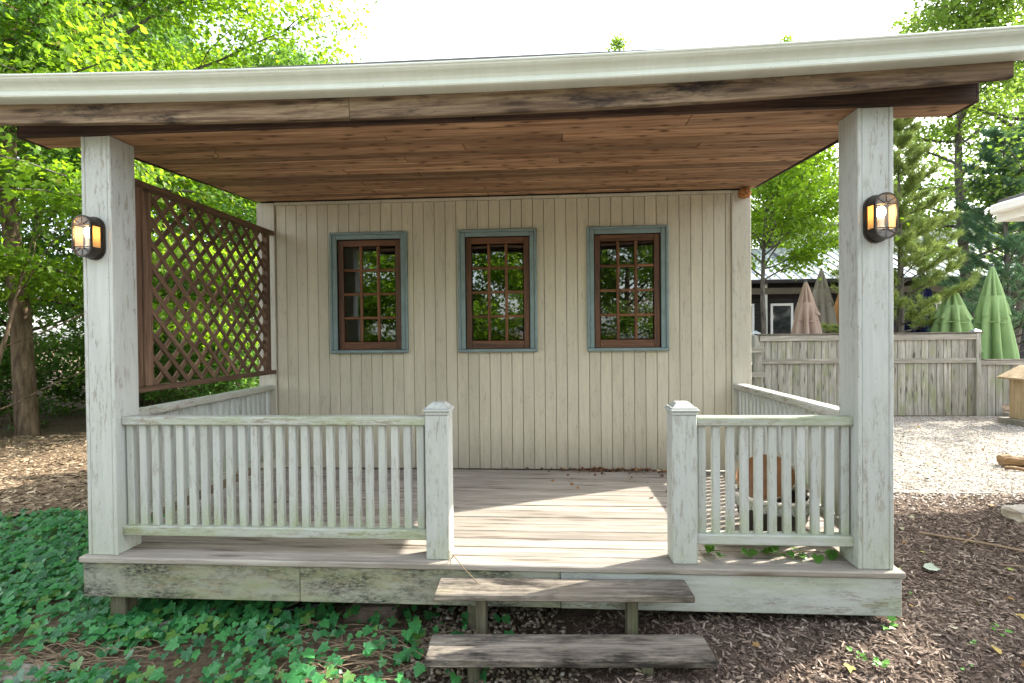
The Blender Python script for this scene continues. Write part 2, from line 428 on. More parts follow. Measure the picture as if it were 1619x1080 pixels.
def mulch_mat():
    t = NT('dark_mulch'); p = t.geo('Position')
    b = t.noise(t.mapping(p, (28, 55, 30)), 1, 6, .75, 1); a = t.noise(p, 1.6, 5)
    c = t.mix(t.mr(b, .35, .68), (.06, .044, .034), (.21, .155, .12))
    c = t.mix(t.math('MULTIPLY', t.mr(a, .45, .65), .4), c, (.10, .068, .055))
    t.bump(b, 1, .02); return t.col(c, .95, .1)
def gravel_mat():
    t = NT('pale_gravel_bed'); p = t.geo('Position')
    v = t.vor(t.mapping(p, (1, 1, 1)), 34, out='Color'); d = t.vor(p, 34)
    g = t.new('RGBToBW'); t.set(g.inputs[0], v)
    c = t.mix(g.outputs[0], (.22, .20, .17), (.38, .36, .32))
    c = t.mix(t.mr(d, .4, .75), c, (.2, .18, .15))
    t.bump(t.math('SUBTRACT', 1, d), .8, .02); return t.col(c, .9, .2)
M_soil = soil_mat(); M_path = path_mat(); M_mulch = mulch_mat(); M_gravel = gravel_mat()

def big_ground():
    # fine grid near the porch, growing cells out to the horizon
    def axis(lo, hi, n, far):
        a = np.linspace(lo, hi, n); e = np.array([2, 5, 11, 25, 60, 150, far])
        return np.concatenate([lo-e[::-1], a, hi+e])
    xs = axis(-14, 18, 81, 600); ys = axis(-6, 24, 76, 600); nx, ny = len(xs), len(ys)
    V = np.array([(x, y, GZ(x, y)) for y in ys for x in xs])
    F = np.array([(j*nx+i, j*nx+i+1, (j+1)*nx+i+1, (j+1)*nx+i) for j in range(ny-1) for i in range(nx-1)])
    tag(ob('ground', npmesh('ground', V, F, smooth=True), M_soil), kind='structure')
big_ground()
def wob(x, s=1.0): return .25*mnoise.noise((x*.55*s, 2.3, 7.7)) + .08*mnoise.noise((x*2.3, 5.1, 1.7))
def mulch_z(x, y):
    sm = lambda a, b, v: max(0, min(1, (v-a)/(b-a)))**1
    m = sm(3.15, 4.0, x)*(1-sm(5.1, 6.2, x))
    z = -.445 + .115*math.exp(-((y+.02)/.42)**2)*m
    return z + .022*mnoise.noise((x*1.9, y*1.9, .5)) + .014*mnoise.noise((x*6, y*6, 1.5)) - .09*(1-sm(2.75, 3.3, x))
sheet('mulch_bed', M_mulch, 2.6, 13, -4, 2.98, 150, 100, mulch_z, lambda x, y: y < 2.96 and x > 3.0+wob(y*3))
def path_in(x, y): return 1.95+wob(x)+max(0, -x-3)*.45 < y < 6.2+wob(x+9)*2 and x < -1.6+wob(y)
sheet('path', M_path, -16, -1, 1, 7.5, 110, 60, lambda x, y: GZ(x, y)+.035, path_in)
def gravel_z(x, y): return -.448 + .012*mnoise.noise((x*1.1, y*1.1, 9.5))
sheet('gravel', M_gravel, 5.06, 16.5, 2.99, 8.56, 90, 50, gravel_z)
for x0, x1 in ((5.1, 7.0), (7.02, 9.4), (9.42, 12.6)):
    o = box('gravel_edging', (x0, 2.955, -.5), (x1, 2.985, -.425+random.uniform(-.006, .006)), M_fencer); tag(o, kind='structure')
sheet('bounce_gravel_yard', M_gravel, -9, 13, -13, -2.2, 60, 40, lambda x, y: -.452+.01*mnoise.noise((x, y, 2.2)))  # unseen pale gravel added behind the camera to bounce sunlight onto the ceiling
def stones():
    n = 52000
    x = RNG.uniform(5.1, 14.5, n); y = 3.0 + 5.5*RNG.random(n)**1.25
    keep = (x-2.97)/(y+3.12) > .58; x, y = x[keep], y[keep]
    bx = RNG.uniform(5.2, 9, 1300); by = 2.97-RNG.exponential(.16, 1300); x = np.r_[x, bx]; y = np.r_[y, np.maximum(by, 1.9)]; n = len(x)  # stones spilled over the border, their paleness also standing in for sunlit mulch
    z = np.array([gravel_z(a, b) if b > 2.97 else mulch_z(a, b)+.008 for a, b in zip(x, y)]) + RNG.uniform(-.006, .012, n)
    T = np.array([(1, 0, 0), (.1, .9, .1), (-1, .1, 0), (0, -.8, -.05), (.1, .1, .9), (0, 0, -.8)])*.5
    F = np.array([(0, 1, 4), (1, 2, 4), (2, 3, 4), (3, 0, 4)])
    a = RNG.uniform(0, 2*PI, n)
    me = scatter('gravel_stones', np.c_[x, y, z], np.c_[np.cos(a), np.sin(a), RNG.uniform(-.3, .3, n)], np.c_[RNG.normal(0, .3, n), RNG.normal(0, .3, n), np.ones(n)],
                 np.c_[RNG.uniform(.018, .055, n), RNG.uniform(.014, .036, n), RNG.uniform(.012, .03, n)], T, F)
    t = NT('gravel_stone'); i = t.geo('Random Per Island')
    c = t.ramp(i, [(0, (.12, .10, .08)), (.2, (.27, .235, .19)), (.55, (.37, .35, .315)), (.85, (.47, .455, .43)), (1, (.30, .22, .15))])
    tag(ob('gravel_stones', me, t.col(c, .85, .2)), 'pale grey and cream gravel spread before the plank fence', 'gravel', kind='stuff')
stones()
def chips():
    n = 95000
    x = RNG.uniform(3.0, 9.2, n); y = -.75 + 3.7*RNG.random(n)
    keep = (x > 3.05+.2*RNG.random(n)) & ~((y > .25) & (x < 5.0)) & ((x-2.97) < 1.12*(y+3.2)); x, y = x[keep], y[keep]; n = len(x)
    z = np.array([mulch_z(a, b) for a, b in zip(x, y)]) + RNG.uniform(.0, .016, n)
    a = RNG.uniform(0, 2*PI, n)
    T = np.array([(-.5, -.5, 0), (.5, -.35, .0), (.5, .5, .1), (-.4, .45, .1), (0, 0, .5)]); F = np.array([(0, 1, 4), (1, 2, 4), (2, 3, 4), (3, 0, 4)])
    L = RNG.uniform(.010, .055, n)
    me = scatter('mulch_chips', np.c_[x, y, z], np.c_[np.cos(a), np.sin(a), RNG.normal(0, .28, n)], np.c_[RNG.normal(0, .45, n), RNG.normal(0, .45, n), np.ones(n)],
                 np.c_[L, L*RNG.uniform(.10, .34, n), RNG.uniform(.003, .01, n)], T, F)
    t = NT('mulch_chip'); i = t.geo('Random Per Island')
    c = t.ramp(i, [(0, (.045, .034, .027)), (.5, (.145, .108, .085)), (.84, (.25, .195, .155)), (1, (.42, .34, .27))])
    tag(ob('mulch_chips', me, t.col(c, .9, .15)), 'dark brown shredded bark mulch beside the porch', 'mulch', kind='stuff')
chips()
def path_straw():
    n = 26000; x = RNG.uniform(-9, -1.8, n); y = RNG.uniform(1.6, 6.6, n)
    k = np.array([path_in(a, b) for a, b in zip(x, y)]); x, y = x[k], y[k]; n = len(x)
    z = np.array([GZ(a, b) for a, b in zip(x, y)])+.038+RNG.uniform(0, .012, n); a = RNG.uniform(0, 2*PI, n); L = RNG.uniform(.02, .10, n)
    T = np.array([(-.5, -.5, 0), (.5, -.35, .0), (.5, .5, .1), (-.4, .45, .1), (0, 0, .5)]); F = np.array([(0, 1, 4), (1, 2, 4), (2, 3, 4), (3, 0, 4)])
    me = scatter('straw_litter', np.c_[x, y, z], np.c_[np.cos(a), np.sin(a), RNG.normal(0, .2, n)], np.c_[RNG.normal(0, .4, n), RNG.normal(0, .4, n), np.ones(n)], np.c_[L, L*RNG.uniform(.1, .4, n), RNG.uniform(.003, .009, n)], T, F)
    t = NT('straw_chip'); i = t.geo('Random Per Island')
    tag(ob('straw_litter', me, t.col(t.ramp(i, [(0, (.06, .04, .026)), (.5, (.19, .135, .09)), (.85, (.34, .26, .17)), (1, (.45, .37, .26))]), .9, .15)), 'tan shredded straw and bark covering the path by the wood', 'straw', kind='stuff')
path_straw()
def fallen():
    n = 260; x = np.concatenate([RNG.uniform(3.2, 8.5, 130), RNG.uniform(5.3, 11, 130)]); y = np.concatenate([RNG.uniform(-.5, 2.9, 130), RNG.uniform(2.7, 8, 130)])
    k = ~((y > -.02) & (x < 5.1)); x, y = x[k], y[k]; n = len(x)
    z = np.array([mulch_z(a, b) if b < 2.97 else gravel_z(a, b) for a, b in zip(x, y)])+.02; a = RNG.uniform(0, 2*PI, n)
    me = scatter('fallen_leaves', np.c_[x, y, z], np.c_[np.cos(a), np.sin(a), RNG.normal(0, .2, n)], np.c_[RNG.normal(0, .4, n), RNG.normal(0, .4, n), np.ones(n)], RNG.uniform(.02, .075, n), *LEAF8)
    t = NT('fallen_leaf'); i = t.geo('Random Per Island')
    tag(ob('fallen_leaves', me, t.col(t.ramp(i, [(0, (.10, .05, .02)), (.35, (.30, .18, .07)), (.6, (.38, .30, .09)), (.8, (.22, .30, .07)), (1, (.42, .38, .30))]), .8)), 'scattered yellow and brown fallen leaves on the mulch and gravel', 'fallen leaves', kind='stuff')
fallen()
def pebbles():
    n = 3600
    x = RNG.uniform(2.15, 3.75, n); y = RNG.uniform(-.62, .85, n)
    z = np.array([GZ(a, b) for a, b in zip(x, y)]) + RNG.uniform(.0, .025, n)
    bm = bmesh.new(); bmesh.ops.create_icosphere(bm, subdivisions=1, radius=.5)
    T = np.array([v.co[:] for v in bm.verts]); F = np.array([[v.index for v in f.verts] for f in bm.faces]); bm.free()
    a = RNG.uniform(0, 2*PI, n)
    me = scatter('pebbles', np.c_[x, y, z], np.c_[np.cos(a), np.sin(a), RNG.normal(0, .2, n)], np.c_[RNG.normal(0, .3, n), RNG.normal(0, .3, n), np.ones(n)],
                 np.c_[RNG.uniform(.018, .048, n), RNG.uniform(.015, .034, n), RNG.uniform(.012, .026, n)], T, F, smooth=True)
    t = NT('pebble'); i = t.geo('Random Per Island')
    c = t.ramp(i, [(0, (.06, .048, .035)), (.4, (.16, .13, .095)), (.75, (.28, .23, .17)), (1, (.40, .36, .30))])
    tag(ob('pebbles', me, t.col(c, .7, .3)), 'brown and tan pebbles lying under the wooden steps', 'pebbles', kind='stuff')
pebbles()

# ------------------------------------------------------------------ the porch
PORCH = thing('porch', (2.5, 0, 0), 'weathered white timber porch with cream plank wall, three windows and brown plank ceiling', 'porch')
D = 2.19
ZB = np.polyfit([-.65, -.32, .88, 1.8, 2.76, 4, 5.5, 5.75], [2.838, 2.832, 2.799, 2.788, 2.787, 2.80, 2.838, 2.848], 3)
ZF = np.polyfit([-.65, -.32, .88, 1.8, 2.76, 4, 5.485], [2.727, 2.717, 2.681, 2.668, 2.666, 2.69, 2.752], 3)
zb = lambda x: float(np.polyval(ZB, x)); zf = lambda x: float(np.polyval(ZF, x))

# deck
deck = box('deck', (.06, .05, -.26), (4.96, D-.02, -.05), M_frame_under, PORCH, 0)
ny = 16; bw = (D+.036)/ny
for j in range(ny):
    y0 = -.036 + j*bw; dz = random.uniform(-.0015, .0015) if j else 0
    if j == 0:
        box('deck_board', (-.036, y0, -.0376), (5.046, y0+bw-.008, 0), M_deck, deck, .006)
    else:
        box('deck_board', (-.03, y0, -.036+dz), (5.04, y0+bw-.009-random.uniform(0, .003), dz), M_deck, deck, .004)
o = box('skirt_board', (-.022, -.020, -.264), (1.418, .018, -.0385), M_skirt, PORCH, .006); o['label'] = 'moss-stained blackened end of the skirt'
box('skirt_board', (1.421, -.020, -.264), (3.05, .018, -.0385), M_skirt, PORCH, .006)
box('skirt_board', (3.053, -.020, -.266), (5.032, .018, -.0385), M_skirt2, PORCH, .006)
box('skirt_board', (-.022, .02, -.264), (.016, D, -.0385), M_skirt, PORCH, .004)
box('skirt_board', (4.994, .02, -.264), (5.032, D, -.0385), M_skirt2, PORCH, .004)
for x, y in ((.115, .03), (2.45, .16), (4.80, .12), (.115, 1.9), (4.8, 1.9)):
    box('ground_post', (x, y, -.62), (x+.105, y+.105, -.264), M_groundpost, PORCH, .004)

# columns: front and back boards held between two side boards
def column(x, z1, w=.2, d=.2):
    t = .024
    mb = MB()
    mb.box((x, 0, 0), (x+t, d, z1), .004); mb.box((x+w-t, 0, 0), (x+w, d, z1), .004)
    mb.box((x+t+.0008, .0025, .001), (x+w-t-.0008, t, z1-.001), .003); mb.box((x+t, d-t, .001), (x+w-t, d-.003, z1-.001), .003)
    return mb.build('column', M_post, PORCH)
column(0, 2.704); column(4.8, 2.704)

# front railings: the two rails are the railing, each baluster a piece of its own
def railing_x(x0, x1, n, xs=None):
    r = box('railing', (x0, .044, .834), (x1, .128, .891), M_railx, PORCH, .008)
    box('bottom_rail', (x0, .040, .114), (x1, .118, .176), M_railx, r, .006)
    for i in range(n):
        x = x0 + (x1-x0)*(i+.5)/n + random.uniform(-.003, .003)
        bx = ob('baluster', boxmesh((.047, .036, .664), M_balus, .004), None, r, (x, .086, .505), (0, random.uniform(-.004, .004), random.uniform(-.04, .04)))
    return r
railing_x(.199, 2.219, 24); railing_x(3.882, 4.806, 11)
def railing_y(x, n, y0=.2, y1=D):
    r = box('railing', (x-.06, y0, .834), (x+.06, y1, .891), M_raily, PORCH, .012)
    box('bottom_rail', (x-.04, y0, .114), (x+.04, y1, .176), M_raily, r, .006)
    for i in range(n):
        y = y0 + (y1-y0)*(i+.5)/n
        ob('baluster', boxmesh((.036, .047, .664), M_balus, .004), None, r, (x, y+random.uniform(-.003, .003), .505), (0, 0, random.uniform(-.04, .04)))
railing_y(-.0+.02, 23); railing_y(4.92, 23)
def newel(x, y):
    mb = MB(); w = .148
    mb.box((x, y, 0), (x+w, y+w, .905), .006)
    p = PORCH
    o = mb.build('newel_post', M_newel, p)
    c = MB()
    c.box((x-.004, y-.004, .905), (x+w+.004, y+w+.004, .925), .004)
    c.box((x-.012, y-.012, .925), (x+w+.012, y+w+.012, .941), .005)
    c.box((x-.004, y-.004, .941), (x+w+.004, y+w+.004, .950), .003)
    a, b = .006, .035
    q = [(x+a, y+a, .9505), (x+w-a, y+a, .9505), (x+w-a, y+w-a, .9505), (x+a, y+w-a, .9505), (x+b, y+b, .978), (x+w-b, y+b, .978), (x+w-b, y+w-b, .978), (x+b, y+w-b, .978)]
    c.poly(q, [(0, 1, 5, 4), (1, 2, 6, 5), (2, 3, 7, 6), (3, 0, 4, 7), (4, 5, 6, 7), (3, 2, 1, 0)])
    c.build('newel_cap', M_newel, o)
newel(2.217, .022); newel(3.733, .022)

# cream wall of separate planks with three window openings
WX = [(.7017, 1.5381), (2.0712, 2.8925), (3.4036, 4.2265)]; WZ0, WZ1 = 1.225, 2.5016
wall = box('wall', (-.08, D+.062, .0), (.72, D+.10, 2.84), M_sheath, PORCH, 0)
mbw = MB()
for a, b, z0, z1 in ((.72, 1.52, 0, 1.24), (.72, 1.52, 2.48, 2.84), (1.52, 2.09, 0, 2.84), (2.09, 2.875, 0, 1.24), (2.09, 2.875, 2.48, 2.84), (2.875, 3.42, 0, 2.84), (3.42, 4.21, 0, 1.24), (3.42, 4.21, 2.48, 2.84), (4.21, 5.04, 0, 2.84)):
    mbw.box((a, D+.062, z0), (b, D+.10, z1), 0)
mbw.build('wall_backing', M_sheath, wall)
x = .102
while x < 4.853:
    w = min(.1146, 4.857-x)
    segs = [(.004, 2.808)]
    for a, b in WX:
        if x+w > a+.03 and x < b-.03:
            segs = [(.004, WZ0+.02), (WZ1-.03, 2.808)]
            for p, q in ((x+.002, a+.03), (b-.03, x+w-.002)):
                if q-p > .012: box('plank', (p, D+.0105, WZ0+.0205), (q, D+.0575, WZ1-.0305), M_siding, wall, .002)
    for z0, z1 in segs:
        dy = random.uniform(0, .002)
        box('plank', (x+.002, D+.01+dy, z0), (x+w-.002, D+.058, z1), M_siding, wall, .0035)
    x += .1146
box('corner_board', (-.094, D-.012, 0), (.098, D+.061, 2.835), M_corner, wall, .004)
box('corner_board', (4.857, D-.012, 0), (5.045, D+.061, 2.835), M_corner, wall, .004)
box('frieze_board', (.0985, D-.004, 2.810), (4.8565, D+.061, 2.84), M_corner, wall, .003)
nb = MB(); x = .102
while x < 4.84:
    for z in (.12, .75, 1.42, 2.1, 2.70):
        if any(a-.02 < x+.057 < b+.02 for a, b in WX) and 1.18 < z < 2.54: continue
        px_, pz_ = x+.057+random.uniform(-.012, .012), z+random.uniform(-.012, .012)
        nb.poly([(px_+.0035*math.cos(a), D+.0092, pz_+.0035*math.sin(a)) for a in (5.2, 4.2, 3.1, 2.1, 1.05, 0)], [(0, 1, 2, 3, 4, 5)])
    x += .1146
o = nb.build('nail_heads', plain('rusty_nail', (.16, .11, .08), .8, var=.4), wall); o['kind'] = 'stuff'
# the room behind
for nm, lo, hi in (('side_wall', (-.09, D+.1, 0), (-.03, 5.2, 2.84)), ('side_wall', (4.985, D+.1, 0), (5.045, 5.2, 2.84)), ('rear_wall', (-.09, 5.2, 0), (5.045, 5.26, 3.5))):
    box(nm, lo, hi, M_siding, PORCH, 0)
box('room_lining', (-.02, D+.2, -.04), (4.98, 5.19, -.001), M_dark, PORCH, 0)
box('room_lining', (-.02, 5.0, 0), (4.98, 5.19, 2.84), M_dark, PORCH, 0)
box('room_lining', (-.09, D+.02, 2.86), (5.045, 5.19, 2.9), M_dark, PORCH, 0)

def window(x0, x1):
    z0, z1 = WZ0, WZ1; T = .074
    w = MB()
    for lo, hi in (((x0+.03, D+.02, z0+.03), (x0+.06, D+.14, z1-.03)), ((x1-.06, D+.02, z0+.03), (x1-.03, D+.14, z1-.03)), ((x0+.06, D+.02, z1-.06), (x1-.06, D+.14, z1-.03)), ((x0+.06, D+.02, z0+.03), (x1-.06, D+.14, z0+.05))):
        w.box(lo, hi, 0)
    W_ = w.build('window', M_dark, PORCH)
    # trim: moulded outer bead and flat, mitred look by butt joints
    def tr(lo, hi): return box('trim_board', lo, hi, M_trim, W_, .006)
    tr((x0, D-.030, z0+.034), (x0+.026, D+.009, z1)); tr((x0+.026, D-.018, z0+.034), (x0+T, D+.009, z1-.026))
    tr((x1-.026, D-.030, z0+.034), (x1, D+.009, z1)); tr((x1-T, D-.018, z0+.034), (x1-.026, D+.009, z1-.026))
    tr((x0+.026, D-.030, z1-.026), (x1-.026, D+.009, z1)); tr((x0+T, D-.018, z1-T), (x1-T, D+.009, z1-.026))
    box('sill', (x0-.002, D-.042, z0), (x1+.002, D+.02, z0+.034), M_trim, W_, .007)
    # sash
    a0, a1, c0, c1 = x0+T+.006, x1-T-.006, z0+.036, z1-T-.005
    st = .058; ys, ye = D+.012, D+.050
    box('sash_stile', (a0, ys, c0), (a0+st, ye, c1), M_sash, W_, .004); box('sash_stile', (a1-st, ys, c0), (a1, ye, c1), M_sash, W_, .004)
    box('sash_rail', (a0+st, ys+.001, c1-.066), (a1-st, ye, c1), M_sashx, W_, .004); box('sash_rail', (a0+st, ys+.001, c0), (a1-st, ye, c0+.084), M_sashx, W_, .004)
    g0, g1, h0, h1 = a0+st, a1-st, c0+.084, c1-.066
    pw = (g1-g0)/3; ph = (h1-h0)/4
    for i in (1, 2):
        box('muntin', (g0+i*pw-.014, ys+.004, h0), (g0+i*pw+.014, ye-.004, h1), M_munt, W_, .005)
    for j in (1, 2, 3):
        for i in range(3):
            box('muntin', (g0+i*pw+(.014 if i else 0), ys+.005, h0+j*ph-.013), (g0+(i+1)*pw-(.014 if i < 2 else 0), ye-.005, h0+j*ph+.013), M_muntx, W_, .005)
    for i in range(3):
        for j in range(4):
            ob('pane', boxmesh((pw-.022, .004, ph-.02), M_glass, 0), None, W_, (g0+(i+.5)*pw, D+.034, h0+(j+.5)*ph), (random.uniform(-.006, .006), 0, random.uniform(-.008, .008)))
    return W_
for a, b in WX: window(a, b)

# ceiling and front beam
ceil = box('ceiling', (-.10, .19, 2.885), (5.07, D+.01, 2.90), M_sheath, PORCH, 0)
zc = lambda y: 2.742 + (y-.2)*(2.8526-2.742)/1.99
yy = .218; bw2 = .1422; k = 0
tilt = math.atan((2.8526-2.742)/1.99)
while yy < D-.01:
    w = min(bw2, D-.002-yy); cuts = sorted(random.sample([1.3, 1.9, 2.4, 3.1, 3.7, 4.1], random.choice((1, 1, 2))))
    ends = [-.10]+cuts+[5.07]
    for a, b in zip(ends, ends[1:]):
        ob('ceiling_board', boxmesh((b-a-.004, w-.010, .018), M_ceil, .006), None, ceil, ((a+b)/2, yy+w/2, zc(yy+w/2)+.009), (tilt+random.uniform(-.004, .004), 0, 0))
    yy += bw2
for x in (-.112, 5.072):
    mb = MB(); t = .022
    z0a, z0b, z1a, z1b = zc(.0)-.02, zc(D), 2.93, 2.93+.32*(D)
    v = [(x, .2, z0a+.02), (x, D, z0b), (x, D, z1b), (x, .2, z1a), (x+t, .2, z0a+.02), (x+t, D, z0b), (x+t, D, z1b), (x+t, .2, z1a)]
    mb.poly(v, [(0, 1, 2, 3), (7, 6, 5, 4), (0, 4, 5, 1), (1, 5, 6, 2), (2, 6, 7, 3), (3, 7, 4, 0)])
    mb.build('gable_board', M_beamdark, PORCH)
bsplit = 2.55
box('beam', (-.40, -.022, 2.7045), (bsplit, .012, 2.868), M_beamdark, PORCH, .004)
box('beam', (bsplit+.002, -.022, 2.7045), (5.44, .012, 2.868), M_beamdark, PORCH, .004)
box('beam_core', (-.395, .014, 2.726), (5.435, .186, 2.88), M_beamdark, PORCH, 0)
box('beam_soffit', (-.395, .0135, 2.7055), (3.86, .185, 2.7255), M_ceil, PORCH, .003)
box('beam_soffit', (3.864, .0135, 2.7055), (5.435, .185, 2.7255), M_ceil, PORCH, .003)
box('beam_end', (-.418, -.018, 2.702), (-.401, .2, 2.87), M_beamdark, PORCH, .003)
box('beam_end', (5.441, -.018, 2.702), (5.458, .2, 2.87), M_beamdark, PORCH, .003)
def along_x(profs, x0, x1, n, name, mat, part_parent, closed=True, smooth=False):
    xs = np.linspace(x0, x1, n); mb = MB(); rings = []
    for x in xs: rings.append([mb.bm.verts.new((x, y, z)) for y, z in profs(x)])
    m = len(rings[0])
    for q, w in zip(rings, rings[1:]):
        for i in range(m if closed else m-1):
            mb.bm.faces.new((q[i], q[(i+1) % m], w[(i+1) % m], w[i]))
    if closed: mb.bm.faces.new(rings[0][::-1]); mb.bm.faces.new(rings[-1])
    return mb.build(name, mat, part_parent, smooth=smooth)
fp = lambda x: [(-.2, zf(x)+.004), (-.196, zf(x)), (-.166, zf(x)), (-.164, zf(x)+.004), (-.164, zb(x)+.09), (-.2, zb(x)+.09)]
along_x(fp, -.72, 1.845, 16, 'fascia_board', M_fascia, PORCH); along_x(fp, 1.849, 5.485, 22, 'fascia_board', M_fascia, PORCH)
def gp(x):
    b = zb(x); t = .003
    out = [(-.202, b+.11), (-.202, b), (-.268, b), (-.280, b+.001), (-.291, b+.005), (-.295, b+.013), (-.291, b+.021), (-.276, b+.026), (-.276, b+.042), (-.290, b+.058), (-.306, b+.070), (-.322, b+.079), (-.334, b+.090), (-.338, b+.098), (-.342, b+.100), (-.345, b+.106), (-.342, b+.112), (-.332, b+.112)]
    inn = [(-.330, b+.104), (-.318, b+.086), (-.288, b+.066), (-.272, b+.044), (-.268, b+.02), (-.260, b+.006), (-.206, b+.006), (-.206, b+.11)]
    return out+inn
gut = along_x(gp, -.75, 5.80, 60, 'gutter', M_gutter, PORCH)
# roof slab, rake boards
mb = MB(); s = .32
v = []
for (y, dz) in ((-.195, 0), (5.45, 0)):
    z = 2.94 + s*(y+.195)
    v += [(-.72, y, z), (5.49, y, z), (5.49, y, z+.05), (-.72, y, z+.05)]
mb.poly(v, [(0, 1, 2, 3), (7, 6, 5, 4), (0, 4, 5, 1), (1, 5, 6, 2), (2, 6, 7, 3), (3, 7, 4, 0)]); mb.build('roof', M_roof, PORCH)
for x in (-.72, 5.464):
    mb = MB(); v = []
    for y in (-.163, 5.45):
        z = 2.94 + s*(y+.195); v += [(x, y, z-.15), (x+.022, y, z-.15), (x+.022, y, z-.002), (x, y, z-.002)]
    mb.poly(v, [(0, 1, 2, 3), (7, 6, 5, 4), (0, 4, 5, 1), (1, 5, 6, 2), (2, 6, 7, 3), (3, 7, 4, 0)]); mb.build('rake_board', M_beamdark, PORCH)

# ------------------------------------------------------------------ lattice screen
LX = .06
lat = thing('lattice_screen', (LX, 1.25, 1.0), 'brown wooden diamond lattice screen hung between the left column and the cream wall', 'lattice')
box('stile', (LX-.03, .30, 1.055), (LX+.03, .40, 2.50), M_latv, lat, .004); box('stile', (LX+.032, .375, 1.06), (LX+.05, .45, 2.46), M_latv, lat, .003)
box('stile', (LX-.018, 2.03, 1.055), (LX+.04, 2.085, 2.50), M_latv, lat, .004)
box('top_rail', (LX-.03, .29, 2.485), (LX+.052, 2.165, 2.527), M_laty, lat, .005)
box('bottom_rail', (LX-.03, .29, 1.015), (LX+.052, 2.165, 1.055), M_laty, lat, .005)
y0, y1, z0, z1 = .40, 2.03, 1.055, 2.485
step = .170
def slat(c, sgn):
    # line z = sgn*y + c, clipped to the frame
    pts = []
    for y in (y0, y1):
        z = sgn*y+c
        if z0 <= z <= z1: pts.append((y, z))
    for z in (z0, z1):
        y = (z-c)/sgn
        if y0 < y < y1: pts.append((y, z))
    if len(pts) < 2: return
    (ya, za), (yb, zb_) = pts[0], pts[1]
    L = math.hypot(yb-ya, zb_-za)
    if L < .06: return
    a = math.atan2(zb_-za, yb-ya)
    x = LX+.012 if sgn < 0 else LX-.004
    me = boxmesh((L, .038, .013), M_latt, .002)
    o = ob('slat', me, None, lat, (x, (ya+yb)/2, (za+zb_)/2))
    # local x along the slat, local z out of the panel
    o.rotation_mode = 'QUATERNION'
    d = Vector((0, math.cos(a), math.sin(a))); n = Vector((1, 0, 0)); b = n.cross(d)
    o.rotation_quaternion = Matrix((d, b, n)).transposed().to_quaternion()
for i in range(-14, 30): slat(i*step + .02, 1)
for i in range(0, 34): slat(i*step + .05, -1)

# ------------------------------------------------------------------ wooden steps
steps = thing('steps', (3.06, -.2, -.5), 'two dark weathered plank steps on short posts before the porch opening', 'steps')
def tread(x0, x1, y0, y1, z, th, sk):
    mb = MB(); n = 9
    mb.box((x0, y0, z-th), (x1, y1, z), .007)
    o = mb.build('tread', M_tread, steps); o.rotation_euler = (0, 0, sk); return o
tread(2.325, 3.79, -.25, -.05, -.065, .042, .028); tread(2.317, 3.845, -.465, -.228, -.296, .044, .045)
for x, y, zt in ((2.55, -.16, -.1075), (3.43, -.15, -.1075), (2.535, -.40, -.3405), (3.47, -.375, -.3405)):
    box('step_post', (x, y, -.60), (x+.062, y+.09, zt), M_groundpost, steps, .004)

